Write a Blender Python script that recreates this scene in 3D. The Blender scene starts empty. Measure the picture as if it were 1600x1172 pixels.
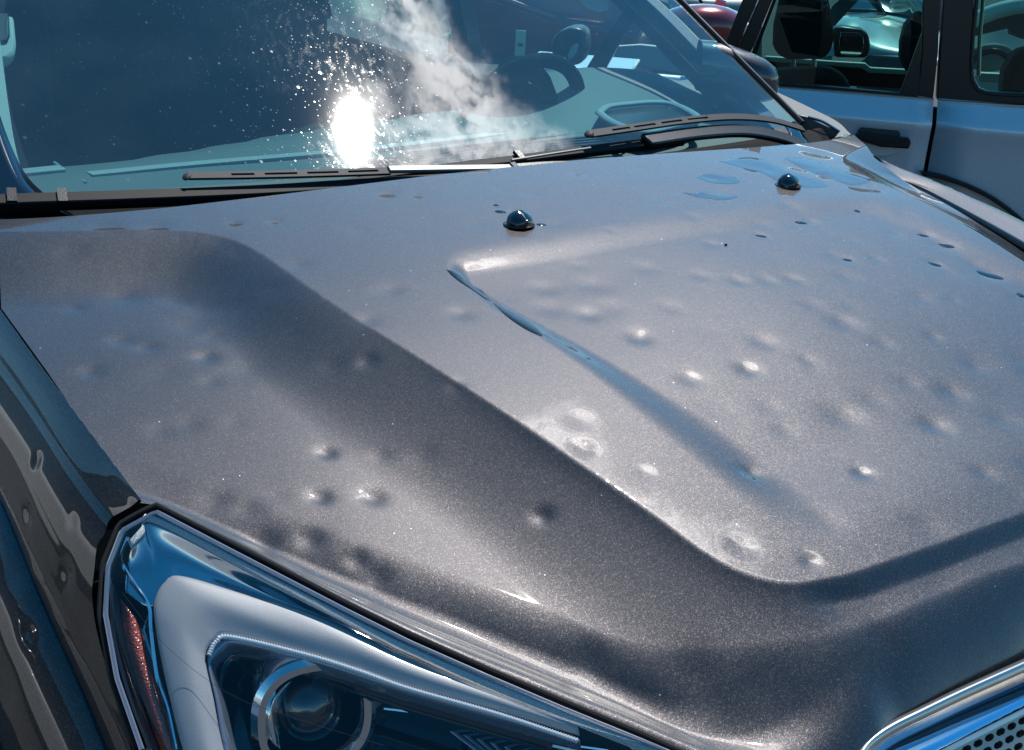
import bpy, bmesh, math, random
import numpy as np
from mathutils import Vector, Matrix
random.seed(7); rng = np.random.default_rng(7)
SC = bpy.context.scene
# ------------------------------------------------------------------ camera
CP = np.array([-1.2211, -.5839, 1.5771]); YAW, PITCH, ROLL, F = .64155, .36401, -.0597, 2129.75
def cam_axes():
    f = np.array([math.sin(YAW)*math.cos(PITCH), math.cos(YAW)*math.cos(PITCH), -math.sin(PITCH)])
    r = np.array([math.cos(YAW), -math.sin(YAW), 0.]); d = np.cross(f, r)
    return r*math.cos(ROLL)+d*math.sin(ROLL), None, f
R_, _, F_ = cam_axes(); D_ = np.cross(F_, R_)
def ray(p):
    d = R_*(p[0]-800)/F + D_*(p[1]-586)/F + F_
    return d/np.linalg.norm(d)
cam = bpy.data.cameras.new('camera'); camo = bpy.data.objects.new('camera', cam); SC.collection.objects.link(camo)
cam.sensor_width = 36; cam.lens = F/1600*36; cam.clip_start = .05; cam.clip_end = 2000
M = Matrix.Identity(4)
for i in range(3):
    M[i][0] = R_[i]; M[i][1] = -D_[i]; M[i][2] = -F_[i]; M[i][3] = CP[i]
camo.matrix_world = M; SC.camera = camo
# windshield surface: z = G0 + (y - yb(x)) * tan(th)
GT = math.tan(math.radians(27)); G0 = 1.122
def yb(x): return 1.15+.12*x*x
def gl_z(x, y): return G0+(y-yb(x))*GT
def gl_n(x):
    n = np.array([GT*.24*x, -GT, 1.]); return n/np.linalg.norm(n)
def glass(p, off=0):
    d = ray(p); lo, hi = .8, 8.
    g = lambda t: (CP+d*t)[2]-gl_z(*(CP+d*t)[:2])
    for _ in range(60):
        m = (lo+hi)/2
        if g(m) > 0: lo = m
        else: hi = m
    q = CP+d*lo
    return q+gl_n(q[0])*off
q = glass((552, 205)); n = gl_n(q[0]); d = ray((552, 205)); SUN = d-2*(d@n)*n
EL = math.asin(SUN[2]); AZ = math.atan2(SUN[0], SUN[1])
print('sun el az', math.degrees(EL), math.degrees(AZ))
# ------------------------------------------------------------------ world, sun, exposure
W = bpy.data.worlds.new('World'); SC.world = W; W.use_nodes = True
nt = W.node_tree; nt.nodes.clear(); L = nt.links
out = nt.nodes.new('ShaderNodeOutputWorld'); bg = nt.nodes.new('ShaderNodeBackground'); bg.inputs[1].default_value = .14
sky = nt.nodes.new('ShaderNodeTexSky'); sky.sky_type = 'NISHITA'; sky.sun_disc = False
sky.sun_elevation = EL; sky.sun_rotation = AZ; sky.ozone_density = 1.2; sky.air_density = 1.0; sky.dust_density = 0.; sky.altitude = 800
def VM(op, a, b=None, c=None):
    x = nt.nodes.new('ShaderNodeVectorMath'); x.operation = op
    for i, v in enumerate((a, b, c)):
        if v is None: continue
        if isinstance(v, bpy.types.NodeSocket): L.new(v, x.inputs[i])
        else: x.inputs[i].default_value = v
    return x
def MA(op, a, b=0., c=0., clamp=False):
    x = nt.nodes.new('ShaderNodeMath'); x.operation = op; x.use_clamp = clamp
    for i, v in enumerate((a, b, c)):
        if isinstance(v, bpy.types.NodeSocket): L.new(v, x.inputs[i])
        else: x.inputs[i].default_value = v
    return x.outputs[0]
tc = nt.nodes.new('ShaderNodeTexCoord').outputs['Generated']
dirn = VM('NORMALIZE', tc).outputs[0]
def noise(vec, sc, det=6, rough=.6, dist=0.):
    x = nt.nodes.new('ShaderNodeTexNoise'); x.inputs['Scale'].default_value = sc; x.inputs['Detail'].default_value = det
    x.inputs['Roughness'].default_value = rough; x.inputs['Distortion'].default_value = dist; L.new(vec, x.inputs['Vector']); return x
warp = noise(dirn, 14, 7, .65)
wv = VM('MULTIPLY', VM('SUBTRACT', warp.outputs['Color'], (.5, .5, .5)).outputs[0], (.11, .11, .11)).outputs[0]
dw = VM('ADD', dirn, wv).outputs[0]
def refl(p):
    q = glass(p); n = gl_n(q[0]); d = ray(p); return d-2*(d@n)*n
def capsule(a, b, r, soft):
    a = np.array(a); b = np.array(b); ab = b-a
    pa = VM('SUBTRACT', dw, tuple(a)).outputs[0]
    h = MA('DIVIDE', VM('DOT_PRODUCT', pa, tuple(ab)).outputs['Value'], float(ab@ab), clamp=True)
    sc_ = VM('SCALE', tuple(ab)); L.new(h, sc_.inputs['Scale'])
    dist = VM('LENGTH', VM('SUBTRACT', pa, sc_.outputs[0]).outputs[0]).outputs['Value']
    return MA('SUBTRACT', 1., MA('DIVIDE', MA('SUBTRACT', dist, r), soft), clamp=True)
CL = []
for a, b, r, s in [((610, -60), (670, 110), .004, .045), ((670, 90), (745, 190), .016, .03), ((730, 170), (690, 290), .018, .04),
                   ((760, 190), (850, 240), .004, .04), ((590, 140), (655, 240), .0, .02), ((640, 330), (860, 330), .02, .035)]:
    CL.append(capsule(refl(a), refl(b), r, s))
def hr(px):  # reflection of a pixel in a level surface
    d = ray(px); return np.array([d[0], d[1], -d[2]])
for a, b, r, s in [((850, 255), (960, 285), .0, .03), ((985, 290), (1030, 330), .0, .02)]:
    CL.append(capsule(hr(a), hr(b), r, s))
m = CL[0]
for c in CL[1:]: m = MA('MAXIMUM', m, c)
fine = noise(VM('MULTIPLY', dw, (3, 9, 4)).outputs[0], 9, 8, .7, .5)
m = MA('MULTIPLY', m, MA('MULTIPLY_ADD', fine.outputs['Fac'], 5.0, -1.7, clamp=True))
wis = noise(VM('MULTIPLY', dw, (1, 1, 3.2)).outputs[0], 2.1, 8, .62, .3)   # thin scattered cloud in the rest of the sky, above the horizon
m2 = MA('MULTIPLY_ADD', wis.outputs['Fac'], 6, -4.0, clamp=True)
m = MA('MAXIMUM', m, MA('MULTIPLY', m2, .2))
hz = nt.nodes.new('ShaderNodeSeparateXYZ'); L.new(dirn, hz.inputs[0])
mixc = nt.nodes.new('ShaderNodeMix'); mixc.data_type = 'RGBA'
L.new(MA('MULTIPLY', m, .9), mixc.inputs[0])
hsv = nt.nodes.new('ShaderNodeHueSaturation'); hsv.inputs['Saturation'].default_value = 1.38; hsv.inputs['Hue'].default_value = .485; hsv.inputs['Value'].default_value = 1.; L.new(sky.outputs[0], hsv.inputs['Color'])
L.new(hsv.outputs[0], mixc.inputs[6]); mixc.inputs[7].default_value = (40, 40, 40.5, 1)
L.new(mixc.outputs[2], bg.inputs[0]); L.new(bg.outputs[0], out.inputs[0])
sl = bpy.data.lights.new('sun', 'SUN'); sl.energy = 4.5; sl.angle = math.radians(.53); sl.color = (1, .95, .88)
so = bpy.data.objects.new('sun', sl); SC.collection.objects.link(so)
so.rotation_euler = Vector(SUN).to_track_quat('Z', 'Y').to_euler(); so.location = (0, 0, 20)
vs = SC.view_settings; vs.view_transform = 'Standard'; vs.look = 'None'; vs.gamma = 1; vs.use_curve_mapping = False; vs.exposure = .13
SC.cycles.max_bounces = 12; SC.cycles.transparent_max_bounces = 24; SC.cycles.caustics_reflective = False; SC.cycles.caustics_refractive = False
SC.cycles.sample_clamp_indirect = 6
SC.cycles.use_denoising = True
# ------------------------------------------------------------------ helpers
def hitz(p, z):
    d = ray(p); return CP+d*(z-CP[2])/d[2]
def hitx(p, x):
    d = ray(p); return CP+d*(x-CP[0])/d[0]
def hitp(p, P0, n):
    d = ray(p); return CP+d*((np.array(P0)-CP)@n)/(d@n)
def link(o, parent=None):
    SC.collection.objects.link(o)
    if parent is not None: o.parent = parent
    return o
def tag(o, label=None, cat=None, group=None, kind=None):
    for k, v in (('label', label), ('category', cat), ('group', group), ('kind', kind)):
        if v: o[k] = v
    return o
def root(name, label, cat, loc=(0, 0, 0), group=None):
    o = bpy.data.objects.new(name, None); o.empty_display_size = .1; link(o); o.location = loc
    return tag(o, label, cat, group)
def meshobj(name, V, Fs, mat, parent=None, smooth=True, auto=None, label=None):
    me = bpy.data.meshes.new(name)
    V = np.asarray(V, float)
    if parent is not None:
        r = parent; off = np.zeros(3)
        while r is not None: off += np.array(r.location); r = r.parent
        V = V-off
    me.from_pydata([tuple(v) for v in V], [], [tuple(int(i) for i in f) for f in Fs])
    bm = bmesh.new(); bm.from_mesh(me); bmesh.ops.recalc_face_normals(bm, faces=bm.faces) if auto is not False else None
    bm.to_mesh(me); bm.free()
    me.materials.append(mat)
    if smooth:
        for p in me.polygons: p.use_smooth = True
        if auto: me.set_sharp_from_angle(angle=math.radians(auto))
    o = bpy.data.objects.new(name, me); link(o, parent)
    if label: o['label'] = label
    return o
def grid_faces(nu, nv, cu=False):
    Fs = []
    for i in range(nu-1 if not cu else nu):
        for j in range(nv-1):
            a = i*nv+j; b = ((i+1) % nu)*nv+j
            Fs.append((a, b, b+1, a+1))
    return Fs
def cr(P, n, closed=False):
    """Catmull-Rom resample by arclength"""
    P = [np.array(p, float) for p in P]
    Q = [2*P[0]-P[1]]+P+[2*P[-1]-P[-2]]
    S = []
    for i in range(1, len(Q)-2):
        p0, p1, p2, p3 = Q[i-1:i+3]
        for t in np.linspace(0, 1, 24, endpoint=False):
            S.append(.5*((2*p1)+(-p0+p2)*t+(2*p0-5*p1+4*p2-p3)*t*t+(-p0+3*p1-3*p2+p3)*t**3))
    S.append(P[-1]); S = np.array(S)
    L_ = np.r_[0, np.cumsum(np.linalg.norm(np.diff(S, axis=0), axis=1))]
    tt = np.linspace(0, L_[-1], n)
    return np.array([np.interp(tt, L_, S[:, k]) for k in range(S.shape[1])]).T
def lin(P, n):
    S = np.array(P, float); L_ = np.r_[0, np.cumsum(np.linalg.norm(np.diff(S, axis=0), axis=1))]
    tt = np.linspace(0, L_[-1], n)
    return np.array([np.interp(tt, L_, S[:, k]) for k in range(S.shape[1])]).T
def loft(name, curves, nu, nv, mat, parent, thick=0, label=None, auto=None, straight=False):
    C = [cr(c, nu) for c in curves]
    f = lin if straight else cr
    rows = np.array([f([c[i] for c in C], nv) for i in range(nu)])
    V = rows.reshape(-1, 3); Fs = grid_faces(nu, nv)
    o = meshobj(name, V, Fs, mat, parent, auto=auto if auto else False, label=label)
    if auto is None or auto is False: pass
    if thick:
        s = o.modifiers.new('solid', 'SOLIDIFY'); s.thickness = thick; s.offset = 0
    return o
def prism(name, P, direction, mat, parent=None, bevel=0, smooth=True, label=None, auto=35):
    """closed polygon P (3-D, planar-ish) extruded along vector"""
    P = np.array(P, float); n = len(P); V = np.vstack([P, P+np.array(direction)])
    Fs = [tuple(range(n)), tuple(range(2*n-1, n-1, -1))]+[(i, (i+1) % n, n+(i+1) % n, n+i) for i in range(n)]
    o = meshobj(name, V, Fs, mat, parent, smooth, auto, label)
    if bevel:
        b = o.modifiers.new('bev', 'BEVEL'); b.width = bevel; b.segments = 2; b.limit_method = 'ANGLE'; b.angle_limit = math.radians(30)
    return o
def tube(name, P, r, mat, parent=None, n=10, cap=True, flat=1.0, up=(0, 0, 1), label=None, ends=1.):
    P = np.array(P, float); V = []; rr = r if np.ndim(r) else np.full(len(P), r)
    for i, p in enumerate(P):
        t = P[min(i+1, len(P)-1)]-P[max(i-1, 0)]; t /= np.linalg.norm(t)
        a = np.cross(t, up if abs(t@np.array(up)) < .98 else (1, .1, 0)); a /= np.linalg.norm(a); b = np.cross(a, t)
        for k in range(n):
            an = 2*math.pi*(k+.5)/n; V.append(p+rr[i]*(a*math.cos(an)+b*math.sin(an)*flat))
    Fs = [(i*n+k, i*n+(k+1) % n, (i+1)*n+(k+1) % n, (i+1)*n+k) for i in range(len(P)-1) for k in range(n)]
    if cap: Fs += [tuple(range(n-1, -1, -1)), tuple((len(P)-1)*n+k for k in range(n))]
    return meshobj(name, V, Fs, mat, parent, auto=40, label=label)
def ribbon(name, P, w, h, up, mat, parent=None, label=None, bevel=0):
    """rectangular-section bar swept along P; w across, h along up"""
    P = np.array(P, float); V = []; ws = w if np.ndim(w) else np.full(len(P), w)
    for i, p in enumerate(P):
        t = P[min(i+1, len(P)-1)]-P[max(i-1, 0)]; t /= np.linalg.norm(t)
        a = np.cross(t, up); a /= np.linalg.norm(a); b = np.cross(a, t)
        for x, y in ((-.5, 0), (.5, 0), (.5, 1), (-.5, 1)): V.append(p+a*ws[i]*x+b*h*y)
    Fs = [(i*4+k, i*4+(k+1) % 4, (i+1)*4+(k+1) % 4, (i+1)*4+k) for i in range(len(P)-1) for k in range(4)]
    Fs += [(0, 1, 2, 3), tuple((len(P)-1)*4+k for k in range(4))]
    o = meshobj(name, V, Fs, mat, parent, auto=30, label=label)
    if bevel:
        b = o.modifiers.new('bev', 'BEVEL'); b.width = bevel; b.segments = 2; b.limit_method = 'ANGLE'
    return o
def box(name, c, s, mat, parent=None, rz=0, bevel=0, label=None):
    c = np.array(c, float); s = np.array(s)/2; V = []
    for x in (-1, 1):
        for y in (-1, 1):
            for z in (-1, 1):
                a, b = x*s[0], y*s[1]; V.append(c+np.array([a*math.cos(rz)-b*math.sin(rz), a*math.sin(rz)+b*math.cos(rz), z*s[2]]))
    Fs = [(0, 1, 3, 2), (4, 6, 7, 5), (0, 4, 5, 1), (2, 3, 7, 6), (0, 2, 6, 4), (1, 5, 7, 3)]
    o = meshobj(name, V, Fs, mat, parent, auto=30, label=label)
    if bevel:
        b = o.modifiers.new('bev', 'BEVEL'); b.width = bevel; b.segments = 3; b.limit_method = 'ANGLE'
    return o
def ellipsoid(name, c, ax, mat, parent=None, nu=28, nv=18, p=2.0, label=None):
    """superellipsoid; ax = three half-axis vectors"""
    c = np.array(c, float); V = []; sg = lambda v, e: math.copysign(abs(v)**e, v); e = 2./p
    for i in range(nu):
        a = 2*math.pi*i/nu
        for j in range(nv+1):
            b = -math.pi/2+math.pi*j/nv
            x = sg(math.cos(b), e)*sg(math.cos(a), e); y = sg(math.cos(b), e)*sg(math.sin(a), e); z = sg(math.sin(b), e)
            V.append(c+np.array(ax[0])*x+np.array(ax[1])*y+np.array(ax[2])*z)
    Fs = grid_faces(nu, nv+1, True)
    return meshobj(name, V, Fs, mat, parent, label=label)
# ------------------------------------------------------------------ materials
def mat_new(name):
    m = bpy.data.materials.new(name); m.use_nodes = True; t = m.node_tree; b = t.nodes['Principled BSDF']; return m, t, b
def simple(name, col, rough=.5, metal=0., coat=0., ns=0., nscale=60., bump=0., spec=.5):
    m, t, b = mat_new(name)
    b.inputs['Base Color'].default_value = (*col, 1); b.inputs['Roughness'].default_value = rough; b.inputs['Metallic'].default_value = metal
    b.inputs['Coat Weight'].default_value = coat; b.inputs['Coat Roughness'].default_value = .03; b.inputs['Specular IOR Level'].default_value = spec
    tcn = t.nodes.new('ShaderNodeTexCoord'); nz = t.nodes.new('ShaderNodeTexNoise'); nz.inputs['Scale'].default_value = nscale; nz.inputs['Detail'].default_value = 5
    t.links.new(tcn.outputs['Object'], nz.inputs['Vector'])
    if ns:
        mx = t.nodes.new('ShaderNodeMix'); mx.data_type = 'RGBA'; t.links.new(nz.outputs['Fac'], mx.inputs[0])
        mx.inputs[6].default_value = (*[c*(1-ns) for c in col], 1); mx.inputs[7].default_value = (*[min(1, c*(1+ns)) for c in col], 1)
        t.links.new(mx.outputs[2], b.inputs['Base Color'])
    if bump:
        bp = t.nodes.new('ShaderNodeBump'); bp.inputs['Strength'].default_value = bump; bp.inputs['Distance'].default_value = .001
        t.links.new(nz.outputs['Fac'], bp.inputs['Height']); t.links.new(bp.outputs[0], b.inputs['Normal'])
    return m
def metallic_paint(name, col, col2, rough=.40, flake=.13, scale=900., coat=1., metal=.85, coatior=1.5):
    m, t, b = mat_new(name); N = t.nodes.new; K = t.links.new
    tcn = N('ShaderNodeTexCoord'); vo = N('ShaderNodeTexVoronoi'); vo.inputs['Scale'].default_value = scale
    K(tcn.outputs['Object'], vo.inputs['Vector'])
    sep = N('ShaderNodeSeparateColor'); K(vo.outputs['Color'], sep.inputs[0])
    rp = N('ShaderNodeValToRGB'); rp.color_ramp.elements[0].color = (*col, 1); rp.color_ramp.elements[0].position = 0
    rp.color_ramp.elements[1].color = (*col2, 1); rp.color_ramp.elements[1].position = .9
    e = rp.color_ramp.elements.new(.975); e.color = (min(1, col2[0]*2.1), min(1, col2[1]*1.9), min(1, col2[2]*1.8), 1)
    e = rp.color_ramp.elements.new(.5); e.color = (*[(a*.75+b_*.25) for a, b_ in zip(col, col2)], 1)
    K(sep.outputs[1], rp.inputs[0])
    hs = N('ShaderNodeHueSaturation'); hs.inputs['Saturation'].default_value = 1.0; K(rp.outputs[0], hs.inputs['Color'])
    mp = N('ShaderNodeMapRange'); mp.inputs[3].default_value = .47; mp.inputs[4].default_value = .53; K(sep.outputs[2], mp.inputs[0]); K(mp.outputs[0], hs.inputs['Hue'])
    K(hs.outputs[0], b.inputs['Base Color'])
    g = N('ShaderNodeNewGeometry')
    v1 = N('ShaderNodeVectorMath'); v1.operation = 'SUBTRACT'; K(vo.outputs['Color'], v1.inputs[0]); v1.inputs[1].default_value = (.5, .5, .5)
    v2 = N('ShaderNodeVectorMath'); v2.operation = 'SCALE'; K(v1.outputs[0], v2.inputs[0]); v2.inputs['Scale'].default_value = flake
    v3 = N('ShaderNodeVectorMath'); v3.operation = 'ADD'; K(g.outputs['Normal'], v3.inputs[0]); K(v2.outputs[0], v3.inputs[1])
    v4 = N('ShaderNodeVectorMath'); v4.operation = 'NORMALIZE'; K(v3.outputs[0], v4.inputs[0]); K(v4.outputs[0], b.inputs['Normal'])
    K(g.outputs['Normal'], b.inputs['Coat Normal'])
    vc = N('ShaderNodeTexVoronoi'); vc.inputs['Scale'].default_value = 55; K(tcn.outputs['Object'], vc.inputs['Vector']); sc2 = N('ShaderNodeSeparateColor'); K(vc.outputs['Color'], sc2.inputs[0])
    r1 = N('ShaderNodeMath'); r1.operation = 'MULTIPLY'; K(sc2.outputs[1], r1.inputs[0]); r1.inputs[1].default_value = .05
    r2 = N('ShaderNodeMath'); r2.operation = 'LESS_THAN'; K(vc.outputs['Distance'], r2.inputs[0]); K(r1.outputs[0], r2.inputs[1])
    r3 = N('ShaderNodeMath'); r3.operation = 'GREATER_THAN'; K(sc2.outputs[0], r3.inputs[0]); r3.inputs[1].default_value = .72
    r4 = N('ShaderNodeMath'); r4.operation = 'MULTIPLY'; K(r2.outputs[0], r4.inputs[0]); K(r3.outputs[0], r4.inputs[1])
    mxx = N('ShaderNodeMix'); mxx.data_type = 'RGBA'; K(r4.outputs[0], mxx.inputs[0]); K(hs.outputs[0], mxx.inputs[6]); mxx.inputs[7].default_value = (.45, .46, .46, 1); K(mxx.outputs[2], b.inputs['Base Color'])
    b.inputs['Metallic'].default_value = metal; b.inputs['Roughness'].default_value = rough
    b.inputs['Coat Weight'].default_value = coat; b.inputs['Coat Roughness'].default_value = .022; b.inputs['Coat IOR'].default_value = coatior
    return m, t, b
PAINT, _, _ = metallic_paint('charcoal_metallic_paint', (.032, .030, .0315), (.060, .0555, .0565), rough=.48, flake=.09, scale=1400., coatior=1.62)
BLACKP = simple('black_plastic', (.007, .0075, .009), .35, nscale=300, bump=.2)
GLOSSB = simple('gloss_black', (.006, .006, .008), .05, coat=1)
RUBBER = simple('rubber', (.008, .008, .0095), .65, nscale=200, ns=.3, spec=.25)
CHROME = simple('chrome', (.78, .79, .8), .06, 1.)
SATIN = simple('satin_chrome', (.55, .54, .52), .28, 1., ns=.15, nscale=40)
# ------------------------------------------------------------------ hood surface
ZY = np.array([-.2, 0., .08, .15, .3, .45, .6, .74, .9, 1.1, 1.3]); ZZ = np.array([.885, .936, .956, .974, 1.011, 1.047, 1.075, 1.096, 1.113, 1.129, 1.136])
_zy = np.linspace(-.2, 1.3, 601); _zz = np.interp(_zy, ZY, ZZ); _k = np.hanning(81); _k /= _k.sum()
_zz = np.convolve(np.pad(_zz, 40, 'edge'), _k, 'valid'); _zz[:40] = _zz[40]-(_zy[40]-_zy[:40])*.3
def Zb(y): return np.interp(y, _zy, _zz)
EDGE = [((245, 785), 1.042), ((330, 824), 1.022), ((420, 870), .996), ((520, 925), .968), ((620, 976), .94), ((700, 1016), .918), ((800, 1060), .888),
        ((900, 1103), .858), ((1000, 1144), .828), ((1060, 1170), .811), ((1150, 1212), .80), ((1250, 1215), .812), ((1345, 1172), .838), ((1400, 1124), .846), ((1500, 1068), .852), ((1600, 1018), .858)]

DROPS = np.interp([e[0][0] for e in EDGE], [245, 420, 620, 800, 1000, 1060, 1150, 1345, 1600], [.005, .012, .022, .030, .032, .031, .030, .028, .025])
E3 = []
for (p, z), dd in zip(EDGE, DROPS):
    for _ in range(40): z = .5*z+.5*(float(Zb(hitz(p, z)[1]))-dd)
    E3.append(hitz(p, z))
e_last = E3[-1]; E3 = np.array(E3+[np.array([0, e_last[1]-.012, .862])])
EX, EY, EZ = E3[:, 0], np.minimum.accumulate(E3[:, 1]), E3[:, 2]
print('edge', E3.round(3).tolist())
_ex = np.linspace(-1.2, .4, 801); _k = np.hanning(31); _k /= _k.sum()
_mx = lambda v: np.interp(-np.abs(_ex), EX, v)
_ey = np.convolve(np.pad(_mx(E3[:, 1]), 15, 'edge'), _k, 'valid'); _ez = np.convolve(np.pad(_mx(EZ), 15, 'edge'), _k, 'valid')
def yf(x): return np.interp(-np.abs(x), _ex, _ey)
def ze(x): return np.interp(-np.abs(x), _ex, _ez)
_lx = np.linspace(0, 1.2, 401); _lk = np.hanning(61); _lk /= _lk.sum()
_ll = np.convolve(np.pad(np.interp(_lx, [0, .32, .40, .46, .55], [.055, .06, .08, .12, .15]), 30, 'edge'), _lk, 'valid')
def zbase(x, y):
    x = np.asarray(x, float); y = np.asarray(y, float)
    ye = yf(x); dr = Zb(ye)-ze(x); s = np.clip((y-ye)/np.interp(np.abs(x), _lx, _ll), 0, 1)
    crown = .028*(1-(x/.8)**2)
    return Zb(y)+crown-(dr+crown)*(1-s)**1.8
def hitz_surf(p, fn, z0=1.05):
    z = z0
    for _ in range(40):
        q = hitz(p, z); z = .5*z+.5*float(fn(q[0], q[1]))
    return hitz(p, z)
def onhood(p): return hitz_surf(p, zbase)
REAR = [hitz(p, 1.118) for p in [(3, 352), (120, 350), (250, 345), (500, 322), (750, 293)]]
print('rear', np.array(REAR).round(3).tolist())
SEAM = [hitz_surf(p, lambda x, y: 1.042+(y-.43)*.115) for p in [(245, 785), (180, 700), (120, 622), (60, 542), (0, 460)]]
print('seam', np.array(SEAM).round(3).tolist())
sx = np.array([-s[0] for s in SEAM]+[.765]); sy = np.array([s[1] for s in SEAM]+[1.10])
def Wd(y): return np.interp(y, sy, sx)
SEAMR = [hitz((1318, 218), 1.108), hitz((1364, 261), 1.100), hitz((1446, 297), 1.086), hitz((1599, 381), 1.066), hitz((1790, 492), 1.045)]
print('seamR', np.array(SEAMR).round(3).tolist())
_sr = np.array(SEAMR)[::-1]
ry_x = np.array([-.76, -.6, -.4, -.2, 0]); 
RR = np.array(REAR)
def yr(x): return 1.012+.064*(np.abs(x)/.765)**5
def P2(pts): return np.array([onhood(p)[:2] for p in pts])
def ext(pl, lo, hi): return np.vstack([lo, pl, hi])
A_px = [(-60, 362), (60, 362), (250, 360), (340, 368), (400, 392), (480, 447), (560, 500), (720, 600), (900, 720), (1015, 800), (1100, 862), (1160, 895), (1235, 912), (1330, 895), (1460, 850), (1600, 800)]
Ab_px = [(-60, 445), (60, 440), (150, 431), (230, 427), (290, 442), (340, 490), (430, 575), (560, 680), (700, 775), (830, 880), (940, 990), (1010, 1080), (1050, 1150)]
B_px = [(690, 399), (697, 420), (760, 475), (900, 568), (1060, 700), (1180, 797), (1240, 845), (1330, 880)]
Bb_px = [(722, 420), (740, 434), (803, 470), (925, 534), (1028, 594), (1138, 664), (1242, 750), (1312, 812), (1370, 850)]
Br_px = [(700, 390), (760, 371), (850, 352), (960, 337)]
Bbr_px = [(732, 416), (790, 412), (900, 396), (980, 383)]
A2, Ab2, B2, Bb2, Br2, Bbr2 = map(P2, (A_px, Ab_px, B_px, Bb_px, Br_px, Bbr_px))
for nme, a in (('A', A2), ('Ab', Ab2), ('B', B2), ('Bb', Bb2), ('Br', Br2), ('Bbr', Bbr2)): print(nme, a.round(3).tolist())
def smooth_pl(a, n=80): return cr(a, n)
def sdist(X, Y, poly):
    """distance to polygon boundary and inside flag; poly closed"""
    d2 = np.full(X.shape, 1e9); ins = np.zeros(X.shape, bool)
    P = np.asarray(poly); Q = np.roll(P, -1, 0)
    for (x1, y1), (x2, y2) in zip(P, Q):
        dx, dy = x2-x1, y2-y1; L2 = dx*dx+dy*dy+1e-12
        t = np.clip(((X-x1)*dx+(Y-y1)*dy)/L2, 0, 1)
        d2 = np.minimum(d2, (X-x1-t*dx)**2+(Y-y1-t*dy)**2)
        c = ((y1 > Y) != (y2 > Y)) & (X < (x2-x1)*(Y-y1)/(y2-y1+1e-12)+x1); ins ^= c
    return np.sqrt(d2), ins
ax = A2[-1]
polyA = np.vstack([[-2, A2[0][1]], smooth_pl(A2), [2, ax[1]-.02], [2, 3], [-2, 3]])
polyAb = np.vstack([[-2, Ab2[0][1]], smooth_pl(Ab2), [Ab2[-1][0]+.1, -2], [2, -2], [2, 4], [-2, 4]])
def mk_poly(side, rear):
    s = smooth_pl(side, 60)[::-1]; r = smooth_pl(rear, 20)
    yr_ = r[-1][1]
    return np.vstack([s, r, [2, yr_], [2, s[0][1]]])
polyB = mk_poly(B2[1:], Br2); polyBb = mk_poly(Bb2[1:], Bbr2)
BR2 = P2([(960, 337), (1130, 316), (1240, 299), (1300, 294), (1350, 300), (1432, 330), (1507, 364), (1600, 412), (1700, 468)]); BbR2 = P2([(980, 383), (1130, 360), (1240, 338), (1290, 328), (1340, 330), (1412, 356), (1490, 396), (1600, 448), (1690, 505)])
print('BR', BR2.round(3).tolist())
def mk_r(a): s_ = smooth_pl(a, 60); return np.vstack([[-2, s_[0][1]], s_, [s_[-1][0], -2], [-2, -2]])
polyBR = mk_r(BR2); polyBbR = mk_r(BbR2)
def S1(t): return .45*t*(2-t)+.55*t*t*(3-2*t)
def S2(t): t = np.clip(t, 0, 1); return t*t*(3-2*t)
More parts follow.
